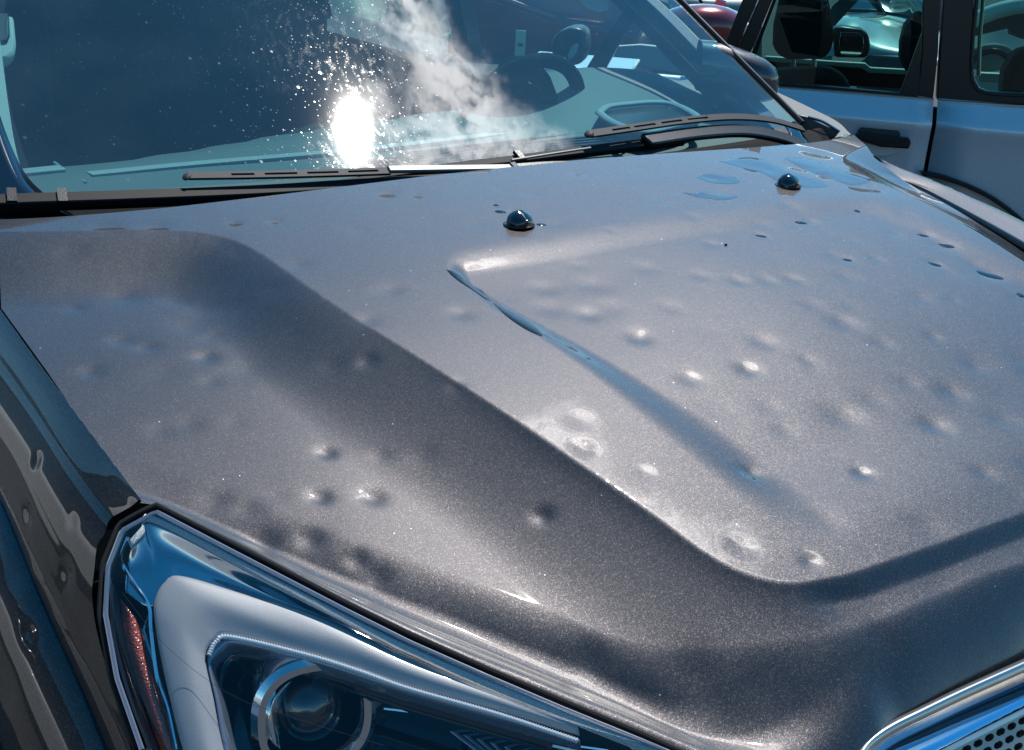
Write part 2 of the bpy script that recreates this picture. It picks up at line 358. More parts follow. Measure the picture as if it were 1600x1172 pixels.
# dents: pixel x, y, radius(px), depth (mm)
DENTS = [(112, 440, 16, 1.2), (187, 489, 18, 1.2), (228, 500, 18, 1.2), (140, 535, 22, 1.2), (320, 515, 20, 1.6), (275, 430, 20, .9), (370, 388, 18, .9), (425, 440, 22, 1.1), (465, 413, 20, 1.0),
 (574, 500, 20, .8), (575, 548, 18, 1.6), (520, 543, 26, .8), (712, 600, 16, 1.1), (612, 452, 22, .8), (510, 655, 16, 2.0), (500, 720, 18, 2.2), (583, 720, 18, 2.2), (335, 722, 26, 1.2), (385, 735, 22, 1.0),
 (412, 785, 22, 2.2), (485, 782, 24, 2.0), (558, 815, 20, 2.0), (590, 842, 22, 2.2), (850, 768, 20, 2.4), (912, 700, 22, 1.0), (905, 655, 26, .4), (925, 968, 26, 2.0), (1095, 1000, 32, 2.2), (1385, 975, 28, 1.8),
 (1158, 852, 22, .9), (1265, 876, 16, 1.2), (1175, 728, 22, 2.4), (1350, 732, 20, 2.0), (1540, 738, 22, 1.2), (1320, 640, 34, 2.0), (1460, 658, 26, 1.6), (1490, 607, 26, 1.8), (1170, 565, 24, 2.0), (1080, 578, 20, 1.4),
 (1000, 515, 24, 1.8), (920, 478, 24, 1.6), (860, 468, 26, 1.2), (930, 435, 28, 1.3), (850, 438, 20, 1.2), (1195, 525, 22, 1.4), (1320, 497, 24, 1.6), (1155, 432, 20, 1.4), (1200, 432, 18, 1.2), (1240, 430, 18, 1.4),
 (1265, 555, 16, .8), (1380, 530, 20, .8), (1440, 460, 20, .8), (1460, 520, 18, .8), (1420, 590, 22, .8), (1190, 363, 16, 1.2), (1270, 342, 16, 1.2), (1372, 400, 14, 1.0), (1450, 363, 14, 1.6), (1478, 379, 18, 2.0),
 (1462, 407, 14, 1.8), (1548, 424, 22, 2.2), (1325, 400, 16, .9), (1010, 410, 20, .9), (720, 490, 24, 1.0), (1050, 470, 22, .7), (1270, 470, 22, .7), (660, 670, 26, .6), (250, 620, 28, .7), (300, 470, 20, .8), (1010, 740, 22, .5),
 (1130, 300, 22, 1.6), (1110, 278, 20, 1.4), (1180, 262, 24, 1.8), (1250, 262, 20, 2.0), (1290, 275, 18, 2.0), (1215, 285, 22, 1.2), (1340, 292, 18, 1.4), (1275, 240, 18, 1.6), (1060, 300, 22, .9),
 (1450, 820, 40, .9), (1290, 810, 36, .8), (1530, 560, 28, .9), (1570, 650, 26, 1.0), (1230, 660, 26, .8), (1480, 900, 40, .9), (1240, 1090, 60, 1.6), (1160, 1110, 40, 1.2), (745, 350, 18, .8), (560, 360, 20, .7), (430, 345, 18, .8), (800, 330, 12, .8), (870, 350, 12, .8)]
D3 = []
for (a, b, r, dp) in DENTS:
    c = onhood((a, b)); dist = np.linalg.norm(c-CP); rad = r*dist/F
    D3.append((c[0], c[1], rad*rng.uniform(.85, 1.25), dp*.001*(.75 if b < 450 else 1.)))
for _ in range(150):
    xd, yd, rd, dd_ = rng.uniform(-.75, .75), rng.uniform(.12, 1.0), rng.uniform(.010, .026), rng.uniform(.00015, .0009)
    if not (-.55 < xd < -.24 and yd < .85) and not (xd < -.5 and yd < .38): D3.append((xd, yd, rd, dd_))
def zhood(X, Y, dents=True):
    X = np.asarray(X, float); Y = np.asarray(Y, float)
    Z = zbase(X, Y).copy(); x = -np.abs(X)
    dA, iA = sdist(x, Y, polyA); dB, iB = sdist(x, Y, polyAb)
    t = np.where(iA, 0., np.where(~iB, 1., dA/(dA+dB+1e-9)))
    Z -= .031*S1(t)*S2((Y-yf(X))/.10+.15)
    w_ = S2((x-A2[12][0]+.01)/.05)
    Z -= np.where(iA, 0, .0085*(1-np.exp(-dA/.022)))*(1-.85*w_)*S2((.75-Y)/.4)*S2((Y-yf(X))/.05)
    d1, i1 = sdist(X, Y, polyB); d2, i2 = sdist(X, Y, polyBb)
    t = np.where(~i1, 0., np.where(i2, 1., d1/(d1+d2+1e-9)))
    d1, i1 = sdist(X, Y, polyBR); d2, i2 = sdist(X, Y, polyBbR)
    tr_ = np.where(~i1, 0., np.where(i2, 1., d1/(d1+d2+1e-9)))
    Z -= (.0048+.0055*S2((.05-X)/.35)*S2((.78-Y)/.15))*S2(t)*S2(tr_)*S2((Y-.14)/.14)
    # step under the front edge of the raised panel
    ya = np.interp(x, np.r_[A2[12:, 0], .2], np.r_[A2[12:, 1], A2[-1][1]-.03])
    w = S2((x-A2[12][0]+.01)/.05)
    s = (ya-Y)/.020
    Z -= .0085*S2(s)*w
    Z += .0012*np.exp(-((x-A2[12][0])**2+(Y-A2[12][1])**2)/.05**2)*0
    Z += .0025*np.exp(-((np.abs(X)-.66)**2/.09**2))*S2((.9-Y)/.5)
    if dents:
        for (cx, cy, r, dp) in D3:
            msk = (np.abs(X-cx) < 3*r) & (np.abs(Y-cy) < 3*r)
            if msk.any():
                q = ((X[msk]-cx)**2+(Y[msk]-cy)**2)/r**2
                Z[msk] -= dp*(np.exp(-q*1.25))
        Z += .00030*np.sin(X*31+Y*17)*np.sin(Y*27-X*11)*.5
    return Z
def hoodpt(p, off=0):
    q = hitz_surf(p, lambda x, y: float(zhood(np.array([x]), np.array([y]))[0])); q = q.copy(); q[2] += off; return q
print('corner check A right', [ (hitz((1600,410),1.1)).round(3).tolist(), hitz((1600,450),1.1).round(3).tolist()])
# ------------------------------------------------------------------ the car
CAR = root('parked_suv', 'charcoal metallic SUV with hail-dented hood filling the foreground', 'car', (0, 2.2, 0))
NU, NV = 620, 520
us = np.linspace(-1, 1, NU); vs_ = np.linspace(0, 1, NV)
U, V_ = np.meshgrid(us, vs_, indexing='ij')
XX = U*.83; YY = np.zeros_like(XX)
for _ in range(8):
    y0 = yf(XX); y1 = yr(XX); YY = y0+(y1-y0)*V_; XX = np.where(U < 0, U*Wd(YY), U*np.interp(YY, _sr[:, 1], _sr[:, 0]))
ZZ_ = zhood(XX, YY)
hood = meshobj('hood', np.stack([XX, YY, ZZ_], -1).reshape(-1, 3), grid_faces(NU, NV), PAINT, CAR, auto=False)
# turned-down flange round the hood edge gives the panel its thickness
per = [(i, 0) for i in range(NU)]+[(NU-1, j) for j in range(NV)]+[(i, NV-1) for i in range(NU-1, -1, -1)]+[(0, j) for j in range(NV-1, -1, -1)]
per = per[::4]
top = np.array([[XX[i, j], YY[i, j], ZZ_[i, j]] for i, j in per]); cen = np.array([0, .6, 1.])
inn = top-(top-cen)*np.array([1, 1, 0])*.006; inn[:, 2] -= .002; low = inn.copy(); low[:, 2] -= .018
V = np.vstack([top, inn*[1, 1, 1], low]); k = len(per)
meshobj('hood_flange', V, [(i, (i+1) % k, k+(i+1) % k, k+i) for i in range(k)]+[(k+i, k+(i+1) % k, 2*k+(i+1) % k, 2*k+i) for i in range(k)], BLACKP, hood)  # black material puts the shade of the shut-line gap into the flange
# ------------------------------------------------------------------ glass and further materials
def glass_mat(name, tint, rough=.01, dust=0., fres=1.5):
    m = bpy.data.materials.new(name); m.use_nodes = True; t = m.node_tree; t.nodes.clear(); N = t.nodes.new; K = t.links.new
    o = N('ShaderNodeOutputMaterial'); tr = N('ShaderNodeBsdfTransparent'); tr.inputs[0].default_value = (*tint, 1)
    gl = N('ShaderNodeBsdfGlossy'); gl.inputs['Roughness'].default_value = rough; gl.inputs[0].default_value = (1, 1, 1, 1)
    mx = N('ShaderNodeMixShader'); F0 = ((fres-1)/(fres+1))**2    # Schlick, the same from both sides of the thin pane
    ge = N('ShaderNodeNewGeometry'); dt = N('ShaderNodeVectorMath'); dt.operation = 'DOT_PRODUCT'; K(ge.outputs['Normal'], dt.inputs[0]); K(ge.outputs['Incoming'], dt.inputs[1])
    ab = N('ShaderNodeMath'); ab.operation = 'ABSOLUTE'; K(dt.outputs['Value'], ab.inputs[0])
    su = N('ShaderNodeMath'); su.operation = 'SUBTRACT'; su.inputs[0].default_value = 1; K(ab.outputs[0], su.inputs[1]); su.use_clamp = True
    pw = N('ShaderNodeMath'); pw.operation = 'POWER'; K(su.outputs[0], pw.inputs[0]); pw.inputs[1].default_value = 5
    ma = N('ShaderNodeMath'); ma.operation = 'MULTIPLY_ADD'; K(pw.outputs[0], ma.inputs[0]); ma.inputs[1].default_value = 1-F0; ma.inputs[2].default_value = F0
    K(ma.outputs[0], mx.inputs[0]); K(tr.outputs[0], mx.inputs[1]); K(gl.outputs[0], mx.inputs[2]); K(mx.outputs[0], o.inputs[0])
    return m, t, mx, o
WGL, t, mx, o = glass_mat('windshield_glass', (.50, .78, .80), .026, fres=1.95)
N = t.nodes.new; K = t.links.new
g = N('ShaderNodeTexCoord').outputs['Object']
def tm(op, a, b=0., c=0., clamp=False):
    x = N('ShaderNodeMath'); x.operation = op; x.use_clamp = clamp
    for i, v in enumerate((a, b, c)):
        if isinstance(v, bpy.types.NodeSocket): K(v, x.inputs[i])
        else: x.inputs[i].default_value = v
    return x.outputs[0]
def tnoise(vec, sc, det=4, dist=0.):
    x = N('ShaderNodeTexNoise'); x.inputs['Scale'].default_value = sc; x.inputs['Detail'].default_value = det; x.inputs['Distortion'].default_value = dist
    K(vec, x.inputs['Vector']); return x.outputs['Fac']
def tvor(vec, sc, feat='F1', rnd=1.):
    x = N('ShaderNodeTexVoronoi'); x.inputs['Scale'].default_value = sc; x.feature = feat; K(vec, x.inputs['Vector']); x.inputs['Randomness'].default_value = rnd; return x
mp = N('ShaderNodeMapping'); K(g, mp.inputs[0]); mp.inputs['Rotation'].default_value = (0, 0, .5); mp.inputs['Scale'].default_value = (1, .55, 1)
spk = None
for sc, thr, w in ((75, .12, .9), (160, .15, .6), (300, .22, .3)):
    v = tvor(mp.outputs[0], sc); sp = N('ShaderNodeSeparateColor'); K(v.outputs['Color'], sp.inputs[0])
    sel = tm('GREATER_THAN', sp.outputs[0], .80); r = tm('MULTIPLY', sp.outputs[1], thr*1.6)
    s_ = tm('MULTIPLY', tm('MULTIPLY', tm('LESS_THAN', v.outputs['Distance'], r), sel), w)
    spk = s_ if spk is None else tm('MAXIMUM', spk, s_)
# arcs left by the wiper, centred on its pivot
piv = (.62, 1.18)
sx_ = N('ShaderNodeSeparateXYZ'); K(g, sx_.inputs[0])
dx = tm('SUBTRACT', sx_.outputs[0], piv[0]-0.); dy = tm('MULTIPLY', tm('SUBTRACT', sx_.outputs[1], piv[1]-2.2), 1.12)
rad_ = tm('SQRT', tm('ADD', tm('MULTIPLY', dx, dx), tm('MULTIPLY', dy, dy)))
cx = N('ShaderNodeCombineXYZ'); K(rad_, cx.inputs[0]); K(tm('MULTIPLY', tm('ARCTAN2', dy, dx), .25), cx.inputs[1])
arc = tnoise(cx.outputs[0], 95, 3); arc = tm('MULTIPLY_ADD', arc, 4.5, -2.3, clamp=True)
blot = tm('MULTIPLY_ADD', tnoise(g, 5, 3), 3.4, -1.5, clamp=True)
grain = tnoise(g, 420, 2)
dots = tm('MULTIPLY_ADD', grain, 5, -2.2, clamp=True)
haze_ = tm('ADD', .0003, tm('MULTIPLY', tm('MULTIPLY', arc, dots), tm('MULTIPLY', blot, .07)))
unw = tm('MULTIPLY', tm('GREATER_THAN', rad_, 1.30), tm('MULTIPLY_ADD', grain, .08, .05))
dustf = tm('ADD', tm('MAXIMUM', tm('MAXIMUM', tm('MULTIPLY', spk, .32), haze_), 0.), unw)
gr = N('ShaderNodeBsdfGlossy'); gr.inputs['Roughness'].default_value = .115; gr.inputs[0].default_value = (.5, .5, .5, 1)
df = N('ShaderNodeBsdfDiffuse'); df.inputs[0].default_value = (.45, .5, .5, 1)
md = N('ShaderNodeMixShader'); md.inputs[0].default_value = .22; K(df.outputs[0], md.inputs[2]); K(gr.outputs[0], md.inputs[1])
mf = N('ShaderNodeMixShader'); K(dustf, mf.inputs[0]); K(mx.outputs[0], mf.inputs[1]); K(md.outputs[0], mf.inputs[2]); fd_ = N('ShaderNodeBsdfDiffuse'); fd_.inputs[0].default_value = (.30, .46, .50, 1)
mg = N('ShaderNodeMixShader'); K(tm('MULTIPLY_ADD', blot, .03, .035), mg.inputs[0]); K(mf.outputs[0], mg.inputs[1]); K(fd_.outputs[0], mg.inputs[2]); K(mg.outputs[0], o.inputs[0])
SIDEGL, _, _, _ = glass_mat('side_glass', (.42, .68, .66), .01)
PALEGL, _, _, _ = glass_mat('pale_glass', (.75, .9, .88), .01)
LENS, _, _, _ = glass_mat('clear_lens', (.93, .95, .96), .008, fres=1.55)
DASH = simple('dash_vinyl', (.14, .15, .15), .6, ns=.25, nscale=500, bump=.5)
DASHL = simple('dash_lit_strip_and_seam', (.42, .43, .42), .55, ns=.5, nscale=700, bump=.6)  # paler vinyl for seam and rims; also carries sunlight on the strip
DARKIN = simple('cabin_dark', (.014, .020, .022), .9, spec=.1)
TRIM = simple('pale_trim', (.55, .57, .52), .6, ns=.08)
SEAT = simple('seat_cloth', (.035, .042, .05), .85, ns=.2, nscale=300)
SILVER, _, _ = metallic_paint('silver_blue_paint', (.68, .70, .74), (.78, .79, .83), rough=.36, flake=.05, metal=.25)
SILVER2 = simple('silver_sedan_paint', (.52, .55, .52), .35, .35, coat=1)
GREENP = simple('grey_green_paint', (.20, .26, .25), .3, .4, coat=1)
CREAMP = simple('pale_cream_paint', (.62, .64, .58), .35, 0, coat=1)
REDP = simple('dark_red_paint', (.22, .018, .02), .25, .2, coat=1)
FROST = simple('frosted_light_guide', (.36, .355, .36), .5, .1, coat=.5, ns=.2, nscale=900, bump=.12)
CLEARP = simple('light_guide_rib', (.85, .86, .88), .12, .2, coat=1)
GREYR = simple('grey_reflector', (.28, .30, .36), .22, .6, coat=.6)
BLUECH = simple('bright_bezel', (.50, .52, .55), .10, 1.)
SPARK = simple('grained_bezel_edge', (.42, .44, .44), .3, .85, ns=.7, nscale=1100, bump=1.0)
AMBER, t2, b2 = mat_new('reflex_red')
b2.inputs['Base Color'].default_value = (.45, .08, .04, 1); b2.inputs['Roughness'].default_value = .2; b2.inputs['Coat Weight'].default_value = 1
wv_ = t2.nodes.new('ShaderNodeTexVoronoi'); wv_.inputs['Scale'].default_value = 500; tco = t2.nodes.new('ShaderNodeTexCoord'); t2.links.new(tco.outputs['Object'], wv_.inputs['Vector'])
bpn = t2.nodes.new('ShaderNodeBump'); bpn.inputs['Distance'].default_value = .001; t2.links.new(wv_.outputs['Distance'], bpn.inputs['Height']); t2.links.new(bpn.outputs[0], b2.inputs['Normal'])
ASPH, t3, b3 = mat_new('asphalt')
tcn = t3.nodes.new('ShaderNodeTexCoord')
n1 = t3.nodes.new('ShaderNodeTexNoise'); n1.inputs['Scale'].default_value = 90; n1.inputs['Detail'].default_value = 6
n2 = t3.nodes.new('ShaderNodeTexNoise'); n2.inputs['Scale'].default_value = .6; n2.inputs['Detail'].default_value = 5
rp = t3.nodes.new('ShaderNodeValToRGB'); rp.color_ramp.elements[0].color = (.025, .026, .028, 1); rp.color_ramp.elements[1].color = (.075, .076, .076, 1)
t3.links.new(tcn.outputs['Object'], n1.inputs['Vector']); t3.links.new(tcn.outputs['Object'], n2.inputs['Vector'])
ad = t3.nodes.new('ShaderNodeMath'); ad.operation = 'MULTIPLY_ADD'; t3.links.new(n2.outputs['Fac'], ad.inputs[0]); ad.inputs[1].default_value = .6; 
m5 = t3.nodes.new('ShaderNodeMath'); m5.operation = 'MULTIPLY'; t3.links.new(n1.outputs['Fac'], m5.inputs[0]); m5.inputs[1].default_value = .45
t3.links.new(m5.outputs[0], ad.inputs[2]); t3.links.new(ad.outputs[0], rp.inputs[0]); t3.links.new(rp.outputs[0], b3.inputs['Base Color']); b3.inputs['Roughness'].default_value = .9
# ------------------------------------------------------------------ ground
gv = [(-600, -600, 0), (600, -600, 0), (600, 600, 0), (-600, 600, 0)]
tag(meshobj('asphalt_ground', gv, [(0, 1, 2, 3)], ASPH, smooth=False, auto=False), kind='structure')
# ------------------------------------------------------------------ fenders
sm = [(s[0]-.0105, s[1], s[2]-.002) for s in SEAM]
def hz_(p, z): return hitz(p, z)
c0 = [(-.8435, .430, 1.040)]+sm[1:]+[(-.800, 1.03, 1.108), (-.785, 1.14, 1.119), (-.775, 1.30, 1.128)]
c1 = [hitz((187, 812), 1.016), hitz((179, 819), 1.017), hitz((132, 765), 1.027), hitz((95, 703), 1.036), hitz((60, 645), 1.045), hitz((0, 562), 1.058)]
c1 = c1[:1]+c1[2:]
l_ = c1[-1]; c1 += [np.array([-.857, 1.0, 1.078]), np.array([-.862, 1.15, 1.095]), np.array([-.862, 1.32, 1.110])]
HOUT = [(213, 1172), (174, 1060), (156, 960), (161, 882), (186, 820), (215, 803), (244, 789)]
HPOLY = np.array([(250, 1400)]+HOUT+[(330, 833), (640, 991), (1120, 1200), (1120, 1400)], float)
def pj(X):
    q = np.asarray(X)-CP; z = q@F_; return np.stack([800+F*(q@R_)/z, 586+F*(q@D_)/z], -1)
def cut_row(P):
    P = np.asarray(P); _, ins = sdist(*pj(P).T, HPOLY)
    k = np.argmax(ins) if ins.any() else len(P)
    return P[:max(k, 4)]
c1f = np.array([[p[0], p[1], p[2]] for p in c1]); o_ = np.argsort(c1f[:, 1]); c1f = c1f[o_]
yy_ = np.linspace(1.35, .12, 500)
ext_y = np.r_[.10, .30, c1f[:, 1]]; ext_x = np.r_[-.825, -.843, c1f[:, 0]]; ext_z = np.r_[.90, .968, c1f[:, 2]]
_kk = np.hanning(121); _kk /= _kk.sum()
sm_ = lambda v: np.convolve(np.pad(v, 60, 'reflect', reflect_type='odd'), _kk, 'valid')
C1 = np.stack([sm_(np.interp(yy_, ext_y, ext_x)), yy_, sm_(np.interp(yy_, ext_y, ext_z))], -1)
c0f = np.array(c0)[::-1][np.argsort(np.array(c0)[::-1][:, 1])]
C0 = np.stack([np.interp(yy_, c0f[:, 1], c0f[:, 0]), yy_, np.interp(yy_, np.r_[.2, c0f[:, 1]], np.r_[1.0, c0f[:, 2]])], -1)
Hc = sm_(np.interp(yy_, [.1, .3, .395, .5, .58, .66, .78, .95, 1.1, 1.25, 1.35], [.30, .235, .185, .135, .112, .096, .09, .10, .14, .22, .32]))
def side_row(t, dx=0., dz=0.):
    d = Hc*t; P = C1.copy(); P[:, 0] -= .040*(1-np.exp(-d/.045))+dx; P[:, 2] -= d+dz
    P[:, 1] += d*.15
    return P
def fr_row(P, n=220): return list(cr(cut_row(P)[::2], n)[::4])
top = [C0+np.array([.004, 0, -.03]), C0+np.array([.0008, 0, -.003]), C0, C0*.6+C1*.4+np.array([0, 0, .0016]), C0*.15+C1*.85+np.array([0, 0, .0008]), C1]
FL = loft('front_fender', [fr_row(P) for P in top+[side_row(t) for t in (.03, .08, .15, .25, .38, .52, .68, .84, .97, 1.0)]], 220, 220, PAINT, CAR)
loft('wheel_arch_flare', [[*map(np.array, (side_row(1., dx, dz))[::12])] for dx, dz in ((-.006, .003), (.001, .0005), (.004, .0015), (.014, .010), (.026, .026), (.036, .050), (.042, .085), (.044, .13), (.040, .18), (.02, .21))], 160, 70, PAINT, FL)
SR = [np.array(p)+np.array([.0045, 0, -.001]) for p in SEAMR]
SR = [hitz((1296, 226), 1.112)]+SR
cR1 = [hitz((1322, 209), 1.125), hitz((1344, 222), 1.122), hitz((1371, 246), 1.108), hitz((1480, 291), 1.092), hitz((1599, 346), 1.078), hitz((1790, 440), 1.055)]
aR, bR = cr(SR, 50), cr(cR1, 50)
m_ = aR*.5+bR*.5; m_[:, 2] += .001
FR = loft('front_fender', [list(aR[::3]-np.array([.003, 0, .03])), list(aR[::3]-np.array([0, 0, .002])), list(aR[::3]), list(m_[::3]), list(bR[::3]), list(bR[::3]+np.array([.012, 0, -.012])), list(bR[::3]+np.array([.03, 0, -.06])), list(bR[::3]+np.array([.05, 0, -.2])), list(bR[::3]+np.array([.03, 0, -.5]))], 90, 60, PAINT, CAR)
def on_obj(o, p):
    V = np.array([v.co[:] for v in o.data.vertices])+np.array([0, 2.2, 0]); k = np.argmin(((pj(V)-np.array(p))**2).sum(1)); return V[k]
def dent_obj(o, pts):
    me = o.data; n_ = len(me.vertices); co = np.empty(n_*3); me.vertices.foreach_get('co', co); co = co.reshape(-1, 3)
    w = co+np.array([0, 2.2, 0]); dl = np.zeros(len(co))
    for p, r, d in pts:
        q = ((w-on_obj(o, p))**2).sum(1)/r**2; dl += d*np.exp(-q)
    co[:, 0] += dl; co[:, 2] -= dl*.3
    me.vertices.foreach_set('co', co.ravel()); me.update()
dent_obj(FL, [((56, 720), .008, .0016), ((42, 805), .010, .0026), ((100, 895), .012, .0030), ((112, 818), .010, .0008), ((130, 990), .022, .0010)])
for ch in FL.children:
    if ch.name.startswith('wheel_arch'): dent_obj(ch, [((45, 992), .009, .0022), ((10, 1080), .022, .002), ((20, 900), .014, .0015)])
# body behind and below, so the car is whole from the side
def side_shell():
    prof = [(.86, .90), (.94, .86), (.955, .75), (.945, .5), (.90, .32)]
    for s in (1, -1):
        for nme, y0, y1 in (('front_door', 1.42, 2.38), ('rear_door', 2.39, 3.25), ('rear_quarter_panel', 3.26, 4.55)):
            curves = [[np.array([s*x, y, z+.13*(z > .9)]) for y in np.linspace(y0, y1, 6)] for x, z in prof]
            loft(nme, curves, 12, 20, PAINT, CAR, thick=.01)
side_shell()
bp_ = [[np.array([x, yf(np.array([x]))[0]-.01-dy, ze(np.array([x]))[0]-dz]) for x in np.linspace(-.86, .86, 24)] for dy, dz in ((-.14, .40), (.02, .44), (.05, .52), (.03, .62))]
loft('front_bumper', bp_, 60, 16, PAINT, CAR, thick=.01)
for s in (-1, 1):
    for y in (.78, 3.6):
        wv2 = [(math.cos(a), math.sin(a)) for a in np.linspace(0, 2*math.pi, 37)[:-1]]
        prof = [(.22, .0), (.35, .0), (.37, .03), (.37, .20), (.35, .23), (.22, .23)]
        V = [np.array([s*(.93-w), y+r*c, .37+r*sn]) for c, sn in wv2 for r, w in prof]
        Fs = [(i*6+j, ((i+1) % 36)*6+j, ((i+1) % 36)*6+(j+1) % 6, i*6+(j+1) % 6) for i in range(36) for j in range(6)]
        ty = meshobj('tyre', V, Fs, RUBBER, CAR, auto=40)
        V = [np.array([s*.90, y, .37])]+[np.array([s*(.915-.01*(k % 2)), y+.22*c, .37+.22*sn]) for k, (c, sn) in enumerate(wv2)]
        meshobj('rim', V, [(0, 1+i, 1+(i+1) % 36) for i in range(36)], SATIN, ty)
# ------------------------------------------------------------------ headlight
ha = E3[0]+np.array([0, 0, -.004]); hb = E3[9]+np.array([0, 0, -.002]); hc_ = hitx((215, 1172), -.893)
hn = np.cross(hb-ha, hc_-ha); hn /= np.linalg.norm(hn)
if hn@(CP-ha) < 0: hn = -hn
_e = (hb-ha)/np.linalg.norm(hb-ha); _b = np.cross(_e, hn); _best = min((abs((hn*math.cos(a)+_b*math.sin(a))@SUN-.36), abs(a), a) for a in np.linspace(-.9, .9, 721))
hn = hn*math.cos(_best[2])+_b*math.sin(_best[2]); print('lamp plane turned', _best, HOUT[0], hitp(HOUT[0], ha, hn))
print('headlight n', hn, 'c', hc_)
def HP(p, off=0.): return hitp(p, ha+hn*off, hn)
def HC(pts, off): 
    offs = off if np.ndim(off) else [off]*len(pts)
    return [HP(p, o_) for p, o_ in zip(pts, offs)]
HL = bpy.data.objects.new('headlight', None); link(HL, CAR); HL.location = (0, -2.2, 0)
T_ = [(192, 826), (215, 812), (244, 797), (330, 842), (430, 893), (540, 950), (640, 1000), (760, 1053), (880, 1104), (1000, 1153), (1050, 1174)]
Bm = [(166, 900), (160, 960), (178, 1060), (218, 1172), (290, 1290), (430, 1370), (600, 1400), (760, 1370), (900, 1310), (1010, 1240), (1062, 1190)]
def lens_rows():
    A = lin(HC(T_, .004), 70); B = cr(HC(Bm, -.002), 70); R = []
    for v in np.linspace(0, 1, 30):
        R.append(A*(1-v)+B*v+hn*.022*(1-(2*v-1)**4)*np.sin(np.linspace(.0, 1, 70)*math.pi)[:, None]**.35)
    return np.array(R)
R = lens_rows(); lens = meshobj('headlight_lens', R.transpose(1, 0, 2).reshape(-1, 3), grid_faces(70, 30), LENS, HL, auto=False)
# gasket and painted rim round the lens
OUT_ = [(213, 1172), (174, 1060), (156, 960), (161, 882), (186, 820), (215, 803), (244, 789), (330, 833), (430, 884), (540, 942), (640, 991), (760, 1045), (880, 1096), (1000, 1146), (1058, 1172), (1120, 1200)]
g1 = lin(HC(OUT_, .002), 140)
tube('gasket', g1, .0027, RUBBER, HL, n=8, up=hn)
g2 = lin(HC([(222, 1172), (183, 1060), (165, 960), (169, 886), (191, 829), (217, 815), (244, 800), (330, 845), (430, 897), (540, 954), (640, 1004), (760, 1057), (880, 1108), (1000, 1157), (1050, 1178)], .006), 160)
tube('lens_edge', g2, .0022, GREYR, HL, n=8, up=hn)
# bezel pieces
sp_o = [(200, 846), (220, 825), (243, 807), (430, 903), (640, 1009), (850, 1099), (1000, 1160), (1046, 1178)]
sp_i = [(205, 858), (226, 836), (243, 819), (425, 914), (636, 1020), (846, 1111), (995, 1171), (1040, 1188)]
loft('bezel_edge', [HC(sp_o, .006), HC(sp_i, .004)], 120, 4, SPARK, HL, thick=.001)
bl_i = [(196, 925), (238, 948), (275, 903), (400, 935), (500, 965), (640, 1030), (900, 1120), (1000, 1178)]
bl_m = [(197, 890), (235, 890), (262, 866), (412, 927), (560, 985), (645, 1026), (868, 1114), (1020, 1182)]
loft('bezel_upper', [HC(sp_i, .003), HC(bl_m, -.008), HC(bl_i, -.006)], 120, 24, BLUECH, HL, thick=.001)
dr_o = [(330, 1290), (292, 1180), (262, 1060), (248, 985), (246, 945), (262, 915), (290, 906), (400, 937), (500, 967), (640, 1030), (780, 1078), (900, 1120)]
dr_m = [(365, 1290), (322, 1180), (296, 1070), (284, 1000), (284, 975), (300, 950), (330, 944), (430, 975), (530, 1003), (645, 1050), (780, 1095), (903, 1136)]
dr_i = [(395, 1290), (352, 1180), (333, 1090), (322, 1040), (322, 1018), (336, 1000), (362, 991), (480, 1019), (560, 1045), (640, 1072), (780, 1112), (906, 1150)]
loft('light_guide_panel', [HC([(p[0]-4, p[1]-5) for p in dr_o], -.008), HC(dr_o, -.001), HC(dr_m, .004), HC(dr_i, .0)], 150, 20, FROST, HL, thick=.001)
tb = cr(HC([(326, 1024), (338, 1003), (362, 996), (480, 1024), (560, 1049), (640, 1077), (780, 1117), (903, 1158)], .001), 560)
rr_ = .0022*(1+.22*np.sin(np.arange(560)*math.pi/2)); tube('light_guide_tube', tb, rr_, CLEARP, HL, n=8, up=hn)
in_2 = [(425, 1290), (372, 1180), (352, 1095), (338, 1055), (340, 1042), (352, 1030), (378, 1021), (480, 1046), (560, 1070), (640, 1096), (780, 1136), (908, 1172)]
loft('inner_reflector_rim', [HC([(p[0]+(p[0] < 340)*3, p[1]+4) for p in dr_i], -.003), HC([((a[0]+b_[0])/2, (a[1]+b_[1])/2) for a, b_ in zip(dr_i, in_2)], -.005), HC(in_2, -.020)], 120, 14, GREYR, HL, thick=.001)
hous = [(340, 1040), (380, 1015), (640, 1085), (930, 1160), (1000, 1300), (600, 1420), (330, 1350)]
prism('housing_back', HC([(p[0]-30, p[1]-20) for p in hous], -.10), -hn*.01, GLOSSB, HL)
wallc = cr(HC(in_2, -.020), 60); wallb = wallc-hn*.07+np.array([.0, .0, -.004])
loft('housing_wall', [list(wallc[::4]), list(wallb[::4])], 60, 4, GLOSSB, HL, thick=.001)
# projector: shroud ring, bowl and lens, looking ahead
pc = HP((487, 1112), -.050); ax_ = np.array([-.22, -.93, .12]); ax_ /= np.linalg.norm(ax_)
e1 = np.cross(ax_, (0, 0, 1)); e1 /= np.linalg.norm(e1); e2 = np.cross(e1, ax_)
def lathe(name, prof, mat, parent, c=pc, n=64, sq=1.0):
    V = []
    for k in range(n):
        a = 2*math.pi*k/n; ca, sa = math.cos(a), math.sin(a)
        q = 1/((abs(ca)**(2*sq)+abs(sa)**(2*sq))**(.5/sq))
        for r, h in prof: V.append(c+(e1*ca+e2*sa)*r*q+ax_*h)
    return meshobj(name, V, grid_faces(n, len(prof), True), mat, parent, auto=40)
pr = lathe('projector_shroud', [(.036, -.03), (.038, .004), (.042, .012), (.048, .013), (.053, .009), (.054, .0), (.050, -.05)], CHROME, HL, sq=1.25)
lathe('shroud_bowl', [(.0365, .004), (.034, -.012), (.031, -.018), (.030, -.02)], GLOSSB, pr, sq=1.1)
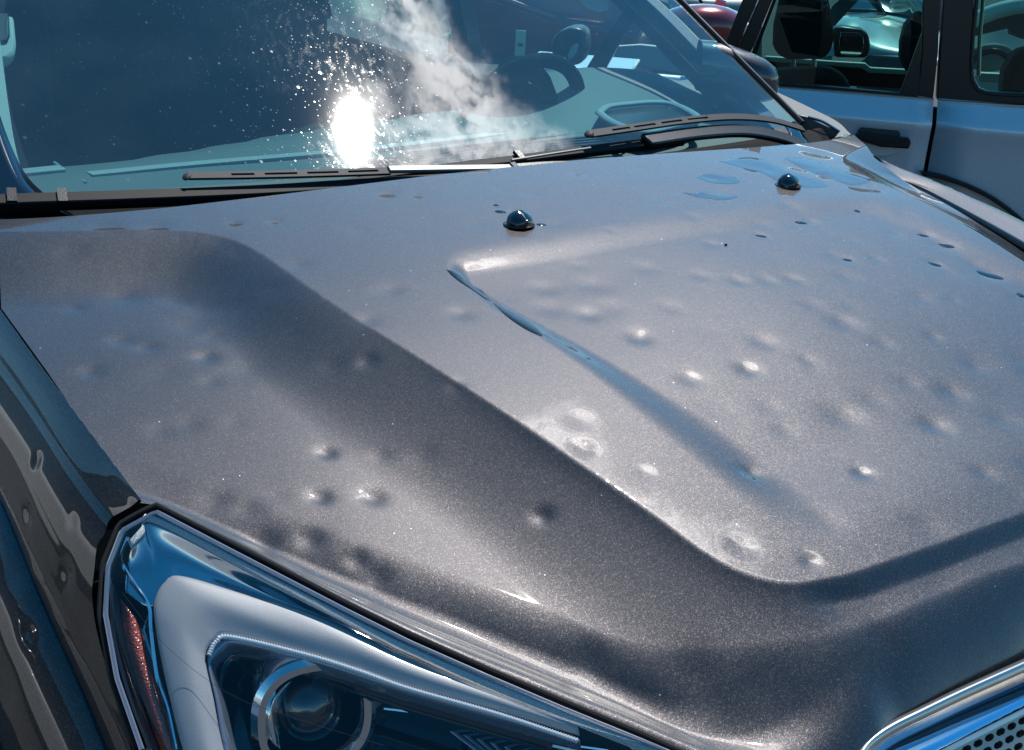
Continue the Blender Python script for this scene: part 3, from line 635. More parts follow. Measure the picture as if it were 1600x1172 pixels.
lathe('projector_lens', [(.0001, .010), (.010, .0085), (.020, .003), (.027, -.006), (.030, -.017), (.030, -.022)], GLOSSB, pr)
lathe('projector_cover_glass', [(.0001, .014), (.012, .0125), (.022, .008), (.031, -.002), (.033, -.010)], LENS, pr)
sd = HP((415, 1100), -.05); 
for k, (a, b_) in enumerate((((395, 1120), (425, 1052)), )):
    P1_, P2_ = HP((398, 1125), -.06), HP((432, 1050), -.045)
    loft('chrome_cap', [[P1_+hn*.0, HP((392, 1095), -.045), P2_], [HP((425, 1160), -.05), HP((418, 1098), -.030), HP((452, 1058), -.035)], [HP((440, 1172), -.06), HP((436, 1105), -.04), HP((468, 1066), -.045)]], 24, 12, CHROME, pr, thick=.001)
# second reflector towards the grille: fan of ribs
rb = HL
for k in range(9):
    u = k/8
    P = cr([HP((660+26*k, 1096+7*k), -.045), HP((690+24*k, 1130+8*k), -.060), HP((760+20*k, 1185+9*k), -.058)], 14)
    ribbon('reflector_rib', P, .0030, .003, hn, GREYR, rb, bevel=.0006)
tube('reflector_edge', cr(HC([(600, 1107), (680, 1116), (740, 1118), (770, 1142), (850, 1158), (950, 1172)], -.044), 50), .0014, CHROME, HL, n=6, up=hn)
tube('reflector_edge', cr(HC([(740, 1140), (800, 1150), (870, 1166), (950, 1185)], -.044), 50), .0020, SATIN, HL, n=6, up=hn)
am_o = [(188, 935), (195, 1000), (218, 1080), (250, 1172), (300, 1290)]; am_i = [(222, 985), (240, 1040), (262, 1100), (285, 1172), (330, 1290)]
loft('side_marker', [HC(am_o, -.014), HC([((a[0]+b_[0])/2, (a[1]+b_[1])/2-2) for a, b_ in zip(am_o, am_i)], -.008), HC(am_i, -.016)], 60, 12, AMBER, HL, thick=.001)
loft('side_bezel', [HC([(172, 905), (176, 990), (198, 1080), (235, 1180), (270, 1290)], -.006), HC(am_o, -.014)], 60, 6, GLOSSB, HL, thick=.001)
loft('side_bezel', [HC(am_i, -.016), HC([(236, 950), (250, 1010), (268, 1085), (290, 1172), (335, 1290)], -.022)], 60, 6, BLUECH, HL, thick=.001)
for L_px, w in (([(200, 840), (190, 868), (193, 885), (212, 915), (233, 948), (236, 985), (246, 1060), (262, 1110), (275, 1172)], .0016), ([(190, 925), (260, 1010), (360, 1085), (470, 1125), (600, 1165)], .00015)):
    tube('moulded_edge', cr(HC(L_px, -.004 if w > .0004 else .010), 70), w, CHROME if w > .001 else RUBBER if w < .0003 else GREYR, HL, n=6, up=hn)
# the lamp on the far side closes the front under the other hood corner
fe = np.array([[XX[i, 0], YY[i, 0], ZZ_[i, 0]] for i in range(int(NU*.74), NU, 6)])
HL2 = bpy.data.objects.new('headlight', None); link(HL2, CAR); HL2.location = (0, -2.2, 0)
loft('headlight_lens', [list(fe+np.array([0, .004, -.022])), list(fe+np.array([.004, -.012, -.05])), list(fe+np.array([.012, -.004, -.12])), list(fe+np.array([.010, .03, -.22]))], 50, 16, LENS, HL2)
loft('housing_back', [list(fe+np.array([-.01, .03, -.024])), list(fe+np.array([-.01, .02, -.08])), list(fe+np.array([0, .04, -.20]))], 50, 10, BLUECH, HL2)
# ------------------------------------------------------------------ grille
GRL = bpy.data.objects.new('grille', None); link(GRL, CAR); GRL.location = (0, -2.2, 0)
go = [(1325, 1210), (1338, 1178), (1356, 1152), (1388, 1129), (1440, 1103), (1500, 1074), (1600, 1029), (1720, 975)]
_g = [float(np.interp(p[0], [e[0][0] for e in EDGE], [q_[2] for q_ in E3[:len(EDGE)]]))-.001 for p in go]; gz = _g; print('gz', gz)
def G(pts, dz): return [hitz(p, z+dz) for p, z in zip(pts, gz)]
sh = lambda a, b: [(p[0]+a*(1 if i > 1 else 1.2), p[1]+b) for i, p in enumerate(go)]
loft('chrome_trim', [G(sh(2, 0), -.001), G(sh(5, 6), .001), G(sh(8, 16), -.004), G(sh(10, 18), -.006), G(sh(14, 30), -.016)], 90, 20, SATIN, GRL, thick=.0015)
loft('trim_underside', [G(sh(14, 30), -.016), G(sh(18, 36), -.024)], 60, 4, BLACKP, GRL, thick=.001)
CHB = simple('shelf_chrome_sky_blue', (.45, .74, .98), .14, 1.)  # chrome whose base colour carries the blue of the reflected sky
lp = [(1350, 1215), (1400, 1200), (1465, 1172), (1600, 1103), (1720, 1042)]; up_ = [(1350, 1190), (1372, 1176), (1410, 1152), (1600, 1062), (1720, 1006)]
loft('grille_shelf', [[hitz(p, _g[4]-.022) for p in up_], [hitz(p, _g[4]-.024) for p in lp]], 40, 4, CHB, GRL, thick=.002)
gu = hitz((1600, 1106), _g[4]-.022)-hitz((1468, 1172), _g[4]-.025); ul = np.linalg.norm(gu); gu /= ul
g0 = hitz((1468, 1172), _g[4]-.025); gw = np.array([0.02, -.55, -.83]); gw -= gu*(gw@gu); gw /= np.linalg.norm(gw); gnn = np.cross(gu, gw); gnn *= np.sign(gnn@(CP-g0))
px_u = .0155; px_w = .0092
Vm, Fm = [], []
def hexhole(cu, cw, rim=False):
    b0 = len(Vm); hu, hw = px_u/2, px_w/2
    out8 = [(-hu, -hw), (-hu*.35, -hw), (hu*.35, -hw), (hu, -hw), (hu, hw), (hu*.35, hw), (-hu*.35, hw), (-hu, hw)]
    in8 = [(-hu*.78, -hw*.20), (-hu*.42, -hw*.62), (hu*.42, -hw*.62), (hu*.78, -hw*.20), (hu*.78, hw*.20), (hu*.42, hw*.62), (-hu*.42, hw*.62), (-hu*.78, hw*.20)]
    for (a, b_), z in [(o, 0) for o in out8]+[(i, 0) for i in in8]+[(i, -.006) for i in in8]:
        Vm.append(g0+gu*(cu+a)+gw*(cw+b_)+gnn*z)
    for k in range(8):
        n_ = (k+1) % 8
        Fm.append((b0+k, b0+n_, b0+8+n_, b0+8+k)); Fm.append((b0+8+k, b0+8+n_, b0+16+n_, b0+16+k))
for j in range(22):
    for i in range(-14, 26):
        hexhole((i+.5*(j % 2))*px_u, .005+(j+.5)*px_w)
meshobj('grille_mesh', Vm, Fm, simple('mesh_metal', (.30, .29, .29), .3, .8, ns=.2), GRL, smooth=False, auto=False)
bk = [g0+gu*(-.25)-gnn*.03+gw*0, g0+gu*.4-gnn*.03, g0+gu*.4-gnn*.03+gw*.22, g0-gu*.25-gnn*.03+gw*.22]
meshobj('grille_back', bk, [(0, 1, 2, 3)], BLACKP, GRL, smooth=False)
ribbon('mesh_border', [g0-gu*.2+gw*.002, g0+gu*.4+gw*.002], .004, .003, gnn, SATIN, GRL)
# ------------------------------------------------------------------ cowl, glass, pillars
cw0 = [np.array([x, 1.00+.05*(abs(x)/.76)**4, 1.095]) for x in np.linspace(-.80, .80, 13)]
cw1 = [np.array([x, 1.10+.02*x*x, 1.078]) for x in np.linspace(-.80, .80, 13)]
cw2 = [np.array([x, yb(x)-.005, G0-.015]) for x in np.linspace(-.86, .86, 13)]
COWL = loft('cowl', [cw0, cw1, cw2], 60, 16, BLACKP, CAR, thick=.004)
# raised vent slats of the cowl on the driver side
for k in range(7):
    p = hitz((1010+k*28, 281-k*3.4), 1.100); ribbon('cowl_slat', [p, p+np.array([.016, -.001, .0])], .006, .006, (0, 0, 1), BLACKP, COWL)
def wx(t, sgn):   # half width of the glass at slope distance t above its base
    return sgn*(.786-.015*t-.12*max(0, t-.42))
gr_rows = []
for j in range(40):
    t = j/39*1.02; r = []
    for i in range(60):
        x = wx(t, 1)*(-1+2*i/59); y = yb(x)+t*math.cos(math.atan(GT)); r.append([x, y, gl_z(x, y)])
    gr_rows.append(r)
gr_rows = np.array(gr_rows)
WS = meshobj('windshield', gr_rows.transpose(1, 0, 2).reshape(-1, 3), grid_faces(60, 40), WGL, CAR, auto=False)
def WG(pts, off): return [glass(p, off) for p in pts]
# black ceramic border
fr_in = [(-40, 20), (-14, 130), (8, 205), (38, 270), (72, 306), (112, 335), (150, 352)]
fr_out = [(-80, 20), (-70, 130), (-60, 230), (-40, 320), (0, 350), (60, 362), (140, 372)]
loft('glass_border', [WG(fr_out, .0012), WG(fr_in, .0012)], 60, 5, GLOSSB, WS, thick=.0005)
fi = [(150, 341), (400, 322), (600, 306), (800, 282), (1000, 256), (1130, 238), (1215, 226), (1234, 214), (1225, 198)]; fo = [(150, 400), (400, 380), (600, 360), (800, 330), (1000, 300), (1150, 270), (1262, 236), (1258, 215), (1240, 190)]
loft('glass_border', [WG(fo, .0012), WG(fi, .0012)], 60, 5, GLOSSB, WS, thick=.0005)
for s in (-1, 1):
    e = [np.array([s*(wx(t, 1)+.004), yb(.786)+t*math.cos(math.atan(GT)), gl_z(wx(t, 1), yb(.786)+t*math.cos(math.atan(GT)))]) for t in np.linspace(0, 1.06, 30)]
    e = np.array(e)
    ap = ribbon('a_pillar', e+np.array([s*.022, .05, -.075]), .05, .035, gl_n(0), PAINT, CAR, bevel=.008)
    tube('glass_moulding', e+np.array([s*.004, 0, .001]), .006, BLACKP, ap, n=8)
    tr = loft('pillar_inner_trim', [list(e+np.array([-s*.012, .03, -.035])), list(e+np.array([s*.015, .11, -.05])), list(e+np.array([s*.03, .18, -.06]))], 20, 8, TRIM if s < 0 else DARKIN, ap, thick=.004)
pt = cr(WG([(-40, -60), (-16, 60), (2, 150), (18, 215), (36, 262)], -.030), 30)
ribbon('pillar_trim_edge', pt, np.linspace(.050, .008, 30), .004, gl_n(0), TRIM, CAR, bevel=.001)
prism('pillar_handle', [glass(p, -.05) for p in [(-30, -20), (22, -20), (26, 20), (24, 36), (14, 46), (-30, 50)]], -gl_n(0)*.02, TRIM, CAR, bevel=.006)
prism('handle_recess', [glass(p, -.045) for p in [(-30, -20), (14, -20), (16, 14), (12, 24), (-30, 26)]], -gl_n(0)*.012, BLACKP, CAR, bevel=.003)
COWLM = simple('cowl_black', (.003, .003, .004), .7, spec=.08)
COWL.data.materials[0] = COWLM
# ------------------------------------------------------------------ wipers
def wiper(tip_px, arm_px, blade_px, capl, boxw, name='wiper'):
    w = bpy.data.objects.new(name, None); link(w, CAR); w.location = (0, -2.2, 0); return w
W1 = wiper(0, 0, 0, 0, 0)
up = gl_n(0)
bl = cr(WG([(-40, 334), (60, 330), (200, 325), (400, 316), (560, 305), (700, 296), (790, 292)], .012), 60)
ribbon('wiper_blade', bl, .020, .012, up, RUBBER, W1, bevel=.002)
ribbon('blade_lip', bl-up*.010, .006, .010, up, RUBBER, W1)
for px in (92, 14):
    p = cr(WG([(px-3, 328), (px+3, 328)], .022), 3); ribbon('blade_clip', [p[0], p[0]+(p[2]-p[0])/np.linalg.norm(p[2]-p[0])*.012], .026, .005, up, BLACKP, W1)
def arm_with_slots(pts, off, w, h, slots, mat, parent, endcap=True):
    P = cr(WG(pts, off), 160); V = []; Fs = []
    # slotted flat bar: solid ends and rails left and right of each slot
    L_ = np.r_[0, np.cumsum(np.linalg.norm(np.diff(P, axis=0), axis=1))]; L_ /= L_[-1]
    cuts = [0]+[c for s_ in slots for c in s_]+[1]
    at = lambda u: np.array([np.interp(u, L_, P[:, k]) for k in range(3)])
    for i in range(0, len(cuts)-1):
        a, b_ = cuts[i], cuts[i+1]
        seg = np.array([at(u) for u in np.linspace(a, b_, 12)])
        t_ = seg[-1]-seg[0]; t_ /= np.linalg.norm(t_); sd_ = np.cross(t_, up); sd_ /= np.linalg.norm(sd_)
        if i % 2 == 0: spans = [(0, w)]
        else: spans = [(w*.33, w*.34), (-w*.33, w*.34)]
        for o_, ww in spans:
            b0 = len(V)
            for k, p in enumerate(seg):
                for x, y in ((-.5, 0), (.5, 0), (.5, 1), (-.5, 1)): V.append(p+sd_*(o_+ww*x)+up*h*y)
            for k in range(11):
                for q in range(4): Fs.append((b0+k*4+q, b0+k*4+(q+1) % 4, b0+(k+1)*4+(q+1) % 4, b0+(k+1)*4+q))
            Fs.append((b0, b0+1, b0+2, b0+3)); Fs.append(tuple(b0+44+q for q in range(4)))
    return meshobj('wiper_arm', V, Fs, mat, parent, auto=30)
ARMM = simple('grey_arm_paint', (.035, .036, .040), .6, 0., coat=.0, ns=.1, spec=.2)
ARML = simple('pale_arm_paint', (.17, .17, .16), .42, .2, ns=.15)  # paler grey for the arm rod and link
arm_with_slots([(290, 303), (400, 301), (500, 298), (600, 294)], .030, .014, .004, [(.2, .31), (.36, .52), (.57, .73), (.78, .94)], ARMM, W1)
ribbon('arm_rod', cr(WG([(598, 293), (700, 291), (790, 289)], .031), 20), .013, .006, up, ARML, W1, bevel=.002)
ellipsoid('arm_end_cap', glass((288, 304), .032), [R_*.006, up*.003, np.cross(R_, up)*.009], ARMM, W1)
ribbon('arm_hinge', WG([(789, 290), (797, 288)], .032), .017, .007, up, GLOSSB, W1, bevel=.001)
ribbon('arm_base', cr(WG([(797, 288), (850, 284), (900, 283)], .028), 8), .016, .008, up, BLACKP, W1, bevel=.002)
W2 = wiper(0, 0, 0, 0, 0)
bl2 = cr(WG([(520, 301), (620, 286), (720, 272), (805, 262), (900, 249), (1000, 236), (1060, 229)], .008), 60)
ribbon('wiper_blade', bl2, np.interp(np.arange(60), [0, 20, 59], [.008, .016, .02]), .012, up, RUBBER, W2, bevel=.002)
p = WG([(800, 262), (810, 261)], .02); ribbon('blade_clip', p, .024, .006, up, BLACKP, W2, bevel=.001)
arm_with_slots([(908, 237), (980, 226), (1060, 214), (1130, 208), (1190, 212), (1240, 226)], .034, .016, .004, [(.10, .18), (.20, .30), (.33, .43), (.46, .56)], ARMM, W2)
ribbon('arm_rod', cr(WG([(1000, 238), (1080, 226), (1150, 222), (1210, 232), (1245, 246)], .020), 24), .03, .010, up, BLACKP, W2, bevel=.003)
ellipsoid('arm_end_cap', glass((908, 237), .036), [R_*.008, up*.004, np.cross(R_, up)*.010], ARMM, W2)
tube('arm_link', cr(WG([(790, 274), (850, 264), (912, 254)], .03), 12), .0022, ARML, W2, n=6)
# ------------------------------------------------------------------ washer nozzles on the hood
for px, sc_ in (((811, 352), 1.0), ((1231, 291), .98)):
    b0 = hoodpt(px); q = b0
    sec = [(-1.0, .10, .010), (-.8, .75, .011), (-.35, 1.0, .016), (.15, .92, .019), (.6, .72, .016), (.9, .42, .009), (1.0, .2, .004)]
    V = []; n_ = 14
    for yy, wv3, hh in sec:
        for k in range(n_):
            a = math.pi*k/(n_-1); V.append(q+np.array([math.cos(a)*.0195*wv3*sc_, yy*.017, max(0, math.sin(a))**.8*hh*sc_*1.05]))
    Fs = grid_faces(len(sec), n_)+[tuple(range(n_)), tuple(len(sec)*n_-1-k for k in range(n_))]
    nz_ = meshobj('washer_nozzle', V, Fs, GLOSSB, CAR, auto=40)
    rim_ = [q+np.array([math.cos(a)*.0205*sc_, math.sin(a)*.0185, .0012]) for a in np.linspace(0, 2*math.pi, 25)]
    tube('nozzle_base', rim_, .0012, BLACKP, nz_, n=6, cap=False)
# ------------------------------------------------------------------ cabin
zd = 1.085
da = [hitz(p, zd) for p in [(20, 372), (150, 352), (400, 330), (700, 300), (1000, 262), (1240, 226), (1330, 210)]]
db = [hitz(p, zd+.008) for p in [(20, 330), (150, 305), (400, 282), (700, 252), (960, 222), (1200, 195), (1290, 180)]]
dc = [hitz(p, zd+.016) for p in [(40, 268), (150, 259), (300, 238), (450, 213), (640, 186), (800, 163), (950, 145), (1150, 120)]]
dd_ = [p+np.array([.02, .05, -.06]) for p in dc]; de = [p+np.array([.02, .03, -.40]) for p in dd_]
DB = loft('dashboard', [da, db, dc, dd_, de], 90, 40, DASH, CAR)
ribbon('dash_lit_strip', cr([hitz(p, zd+.012) for p in [(140, 278), (300, 262), (450, 249), (600, 235), (760, 216), (850, 205)]], 60), .024, .007, (0, 0, 1), DASHL, DB)  # dash ledge strip, the sun on it put into the paler colour
for L_px in ([(85, 254), (104, 268), (124, 279), (134, 286)],):
    tube('dash_seam', cr([hitz(p, zd+.014) for p in L_px], 14), .0025, DASHL, DB, n=6)
box('dash_end_vent', hitz((62, 268), zd+.02), (.07, .03, .008), DASHL, DB, rz=.1, bevel=.003)
# instrument hood: a hump on the driver side
ha_ = [hitz(p, zd+.012) for p in [(700, 228), (800, 222), (900, 216), (1000, 208), (1090, 202), (1170, 196)]]
hb_ = [hitz(p, z) for p, z in [((712, 200), 1.105), ((800, 178), 1.12), ((900, 168), 1.13), ((1000, 168), 1.125), ((1080, 176), 1.11), ((1180, 186), 1.095)]]
hc2 = [hitz(p, z) for p, z in [((740, 172), 1.12), ((810, 134), 1.15), ((890, 116), 1.165), ((1000, 116), 1.155), ((1090, 142), 1.13), ((1190, 176), 1.10)]]
hd_ = [p+np.array([.01, .04, -.004]) for p in hc2]
he_ = [p+np.array([0, .02, -.1]) for p in hd_]
loft('instrument_hood', [ha_, hb_, hc2, hd_, he_], 60, 30, DASH, DB)
for k in range(6):
    o_ = k*5
    P = cr([hitz(p, zd+.012+.0008*k) for p in [(560, 268+o_*.9-12), (700, 252+o_*.9-12), (850, 235+o_*.8-12), (950+k*4, 222+o_*.75-9)]], 24)
    ribbon('defroster_slat', P, .006, .004, (0, 0, 1), BLACKP, DB)
tube('defroster_rim', cr([hitz(p, zd+.015) for p in [(620, 240), (760, 224), (900, 210), (950, 211), (985, 220), (960, 236), (860, 252)]], 60), .003, DASH, DB, n=6)
trp = [(936, 176), (950, 167), (980, 163), (1026, 160), (1060, 166), (1092, 186), (1060, 196), (1012, 206), (985, 202), (955, 190), (936, 176)]
tube('tray_rim', cr([hitz(p, 1.135) for p in trp], 70), .0085, DASHL, DB, n=10, flat=.6)
prism('tray_well', [hitz(p, 1.128) for p in trp[:-1]], (0, 0, -.03), BLACKP, DB, auto=30)
# steering wheel
swc = CP+ray((814, 188))*2.75; swn = np.array([.0, -.92, -.38]); swn /= np.linalg.norm(swn); s1 = np.cross(swn, (0, 0, 1)); s1 /= np.linalg.norm(s1); s2 = np.cross(s1, swn)
SW = tube('steering_wheel', [swc+(s1*math.cos(a)+s2*math.sin(a))*.135 for a in np.linspace(0, 2*math.pi, 61)], .015, DARKIN, CAR, n=10, up=swn, cap=False)
ellipsoid('steering_hub', swc, [s1*.06, s2*.045, swn*.03], BLACKP, SW, p=3)
prism('instrument_shroud', [CP+ray(p)*2.68 for p in [(760, 175), (766, 122), (780, 98), (800, 86), (822, 84), (843, 96), (860, 118), (872, 150), (872, 175)]], F_*.12, DARKIN, CAR, bevel=.01)
# cabin tub, seats, roof and doors
box('cabin_floor', (0, 2.75, .55), (1.5, 2.8, .04), DARKIN, CAR)
RZ = gl_z(.6, yb(.6)+1.06*math.cos(math.atan(GT)))
ry0 = yb(.3)+1.02*math.cos(math.atan(GT))
print('roof', RZ, ry0)
loft('roof', [[np.array([x, y, RZ+.035-.05*(x/.66)**2+.04*math.sin((y-ry0)/2.4*math.pi)]) for x in np.linspace(-.68, .68, 9)] for y in np.linspace(ry0, 4.45, 7)], 24, 24, PAINT, CAR, thick=.03)
loft('headliner', [[np.array([x, y, RZ-.01]) for x in np.linspace(-.64, .64, 5)] for y in np.linspace(ry0-.02, 4.4, 5)], 8, 8, DARKIN, CAR, thick=.01)
for s, nme in ((-1, 'side_window'), (1, 'side_window')):
    for y0, y1 in ((1.62, 2.40), (2.52, 3.22), (3.34, 4.2)):
        if s == 1 and y0 < 1.7: continue
        prism(nme, [(s*.86, y0, 1.10), (s*.86, y1, 1.10), (s*.70, y1, RZ-.03), (s*.70, y0+(.55 if y0 < 1.7 else 0), RZ-.03)], (-s*.005, 0, 0), simple('tinted_glass', (.01, .012, .014), .05, coat=1) if s == -1 else SIDEGL, CAR, auto=None)
for s in (-1, 1):
    for y0 in (2.43, 3.25, 4.25):
        ribbon('pillar', [(s*.85, y0, 1.08), (s*.71, y0+.02, RZ)], .07, .04, (-s, 0, .2), PAINT, CAR)
    box('door_card', (s*.79, 2.4, .80), (.04, 1.7, .50), DARKIN if s < 0 else TRIM if False else DARKIN, CAR, bevel=.01)
    ribbon('roof_rail', [(s*.66, ry0, RZ+.0), (s*.70, 3.2, RZ+.03), (s*.66, 4.4, RZ)], .08, .04, (0, 0, 1), PAINT, CAR, bevel=.01)
loft('tailgate', [[np.array([x, 4.45+dy, z]) for x in np.linspace(-.85, .85, 6)] for dy, z in ((-.05, RZ), (.12, 1.1), (.15, .8), (.1, .35))], 12, 16, PAINT, CAR, thick=.02)
for s in (-1, 1):
    st = box('seat', (s*.38, 2.55, .78), (.50, .50, .16), SEAT, CAR, bevel=.05)
    bk2 = box('seat_back', (s*.38, 2.85, 1.05), (.48, .14, .58), SEAT, st, bevel=.06); box('headrest', (s*.38, 2.90, 1.44), (.26, .10, .17), SEAT, st, bevel=.045)
box('rear_bench', (0, 3.6, .95), (1.3, .2, .7), SEAT, CAR, bevel=.06)
# driver door window frame and its mirror outside

mc = CP+ray((1165, 117))*2.92
mr = R_; mu = np.array([0, 0, 1.]); mfv = np.cross(mu, mr)
MIR = bpy.data.objects.new('side_mirror', None); link(MIR, CAR); MIR.location = (0, -2.2, 0)
def mir_body():
    V = []; secs = [(-.10, .05, .05), (-.06, .06, .050), (0, .065, .047), (.035, .06, .043), (.056, .045, .034), (.066, .025, .018)]
    n_ = 20
    for x, dp, h in secs:
        for k in range(n_):
            a = 2*math.pi*k/n_; ca, sa = math.cos(a), math.sin(a); q = (abs(ca)**3.4+abs(sa)**3.4)**(-1/3.4)
            V.append(mc+mr*x+mu*(h*sa*q-(x*.28 if x > -.1 else -.02))+mfv*(dp*ca*q))
    return V, grid_faces(len(secs), n_)+[(i*n_+n_-1, (i+1)*n_+n_-1, (i+1)*n_, i*n_) for i in range(len(secs)-1)]+[tuple((len(secs)-1)*n_+k for k in range(n_))]
V, Fs = mir_body(); meshobj('mirror_shell', V, Fs, PAINT, MIR, auto=50)
P = [mc+mr*.064+mu*(-.030), mc+mr*.045+mu*(-.046)-mfv*.03, mc+mr*.0+mu*(-.050)-mfv*.05]
ribbon('mirror_bright_piece', cr(P, 10), .02, .006, (0, 0, 1), SATIN, MIR, bevel=.002)  # satin chrome lower piece of the mirror
qp = [(1246, 178), (1262, 182), (1312, 206), (1306, 214), (1280, 222), (1268, 228), (1250, 226)]
prism('corner_panel', [CP+ray(p)*2.80 for p in qp], F_*.03, BLACKP, CAR, bevel=.003)
tube('corner_panel_edge', cr([CP+ray(p)*2.78 for p in [(1262, 183), (1285, 190), (1312, 206)]], 12), .0030, CHROME, CAR, n=6)
# parking tag behind the glass
tg = box('cardboard_tag', CP+ray((813, 68))*3.0, (.022, .004, .055), simple('tag_card', (.75, .78, .55), .6), CAR, rz=-.64, bevel=.001)
box('tag_mark', CP+ray((813, 70))*2.992, (.010, .003, .006), BLACKP, tg, rz=-.64)
# ------------------------------------------------------------------ silver wagon beside it
wa = hitz((1245, 137), .98); wb = hitz((1600, 167), .98); WD = (wb-wa); WD[2] = 0; WD /= np.linalg.norm(WD)
WN = np.array([WD[1], -WD[0], 0.]); WN *= np.sign(WN@(CP-wa)); print('wagon at', wa, wb, 'dist', np.linalg.norm(wa-CP))
def wp(p, off=0.): return hitp(p, wa+WN*off, WN)
def ws(px): return (wp((px, 137+(px-1245)*.0845))-wa)@WD
WAG = root('silver_wagon', 'silver-blue wagon with black door handle parked broadside beyond the dented hood', 'car', tuple(wa*[1, 1, 0]+WD*.5))
zc = (wp((1460, 196), .05))[2]; print('crease z', zc)
def wpanel(name, s0, s1, mat=SILVER):
    prof = [(-.012, .982), (.004, .980), (.012, .965), (.056, zc+.010), (.060, zc), (.058, zc-.010), (.040, zc-.10), (.018, .55), (.03, .42), (.0, .28)]
    C_ = [[wa+WD*s+WN*o_+np.array([0, 0, z-wa[2]]) for s in np.linspace(s0, s1, 6)] for o_, z in prof]
    o = loft(name, C_, 12, 70, mat, WAG, thick=.006); return o
s_gap = ws(1462)
fd = wpanel('front_fender', ws(815), ws(985)); d1_ = wpanel('front_door', ws(988), ws(1160)-.003); d2_ = wpanel('rear_door', ws(1160)+.003, s_gap-.006); qpn = wpanel('rear_quarter_panel', s_gap+.006, s_gap+1.25)
back_ = wa+WD*ws(900)
prism('inner_body', [wa+WD*ws(830)-WN*.03+np.array([0, 0, z-wa[2]]) for z in (.95, .25)]+[wa+WD*(s_gap+1.2)-WN*.03+np.array([0, 0, z-wa[2]]) for z in (.25, .95)], -WN*.03, DARKIN, WAG)
def wpoly(name, pts, off, depth, mat, parent=WAG, bevel=0.): return prism(name, [wp(p, off) for p in pts], -WN*depth, mat, parent, bevel=bevel)
wpoly('centre_pillar', [(1262, -220), (1228, -60), (1184, 0), (1151, 75), (1138, 124), (1112, 126), (1134, 66), (1160, 0), (1200, -80), (1230, -220)], .004, .05, BLACKP, bevel=.002)
wpoly('door_frame', [(1285, -220), (1250, -80), (1207, 0), (1173, 82), (1164, 132), (1141, 129), (1153, 76), (1186, 0), (1230, -80), (1264, -220)], .008, .05, BLACKP, bevel=.003)
wpoly('window_channel', [(1213, 0), (1194, 50), (1180, 90), (1182, 130), (1166, 130), (1176, 82), (1208, 0)], -.01, .04, DARKIN)
wpoly('side_glass', [(1175, 82), (1209, 0), (1250, -90), (1449, -90), (1443, 0), (1436, 147), (1168, 128)], -.012, .004, SIDEGL)
wpoly('window_seal', [(1165, 126), (1300, 136), (1434, 148), (1434, 154), (1300, 142), (1165, 132)], .006, .02, BLACKP, bevel=.001)
tube('belt_bright_edge', [wp((1165, 132.5), .006), wp((1300, 142.5), .008), wp((1458, 155.5), .008)], .0035, SATIN, WAG, n=6)
tube('belt_bright_edge', [wp((1465, 157.5), .006), wp((1600, 166), .008), wp((1760, 178), .008)], .0035, SATIN, WAG, n=6)
wpoly('rear_pillar', [(1449, -200), (1441, 80), (1434, 149), (1458, 154), (1466, 80), (1477, -200)], .002, .05, BLACKP, bevel=.002)
wpoly('corner_triangle', [(1441, 52), (1407, 146), (1436, 149)], .006, .03, BLACKP, bevel=.002)
wpoly('quarter_pillar', [(1482, -200), (1474, 0), (1464, 156), (1760, 174), (1760, 158), (1600, 148), (1548, 145), (1530, 138), (1521, 122), (1519, 90), (1528, -200)], .000, .05, BLACKP, bevel=.003)
tube('window_inner_edge', cr([wp(p, .0) for p in [(1534, -100), (1526, 0), (1520, 60), (1518, 112), (1524, 134), (1540, 145), (1600, 149)]], 40), .006, BLACKP, WAG, n=8)
tube('window_inner_edge', cr([wp(p, -.05) for p in [(1541, -100), (1536, 0), (1531, 60), (1529, 118)]], 20), .006, SATIN, WAG, n=8)
wpoly('quarter_glass', [(1521, -100), (1519, 110), (1535, 145), (1760, 160), (1760, -100)], -.02, .004, SIDEGL)
# handle with its scooped dish
hk = .050
wpoly('handle_bar', [(1336, 210), (1352, 207), (1376, 212), (1420, 216), (1424, 222), (1420, 233), (1376, 230), (1342, 219)], hk+.040, .022, BLACKP, bevel=.004)
dsh = wp((1373, 214), .0); 
def dish(name, c, rx, rz_, a0, a1, mat, off, parent):
    P = [wp(c, off)+WD*rx*math.cos(a)+np.array([0, 0, rz_*math.sin(a)]) for a in np.linspace(a0, a1, 16)]
    return prism(name, P, -WN*.01, mat, parent, bevel=.002)
dish('handle_dish', (1373, 212), .062, .045, 0, math.pi, simple('dish_dark_plastic', (.06, .055, .052), .5), .058, WAG)  # upper half of the dish in darker brown plastic
dish('handle_dish', (1376, 226), .058, .035, math.pi, 2*math.pi, SILVER, .054, WAG)
# wheel arch lip on the quarter panel, tyre behind it
ac = [wp(p, .035) for p in [(1440, 268), (1470, 274), (1510, 288), (1550, 308), (1590, 338), (1610, 360)]]
ribbon('wheel_arch_lip', cr(ac, 24), .012, .03, WN, BLACKP, qpn, bevel=.003)
tc0 = wp((1440, 380), -.02); tc0[2] = .33
for k_ in (0, 1):
    c_ = tc0-WD*(2.6*k_)
    V = [c_-WN*w+(WD*math.cos(a)+np.array([0, 0, 1.])*math.sin(a))*r for a in np.linspace(0, 2*math.pi, 33)[:-1] for r, w in ((.2, 0), (.31, 0), (.33, .02), (.33, .18), (.2, .2))]
    ty = meshobj('tyre', V, grid_faces(32, 5, True), RUBBER, WAG, auto=40)
    meshobj('rim', [c_]+[c_+(WD*math.cos(a)+np.array([0, 0, 1.])*math.sin(a))*.205-WN*.01 for a in np.linspace(0, 2*math.pi, 25)[:-1]], [(0, 1+i, 1+(i+1) % 24) for i in range(24)], SATIN, ty)
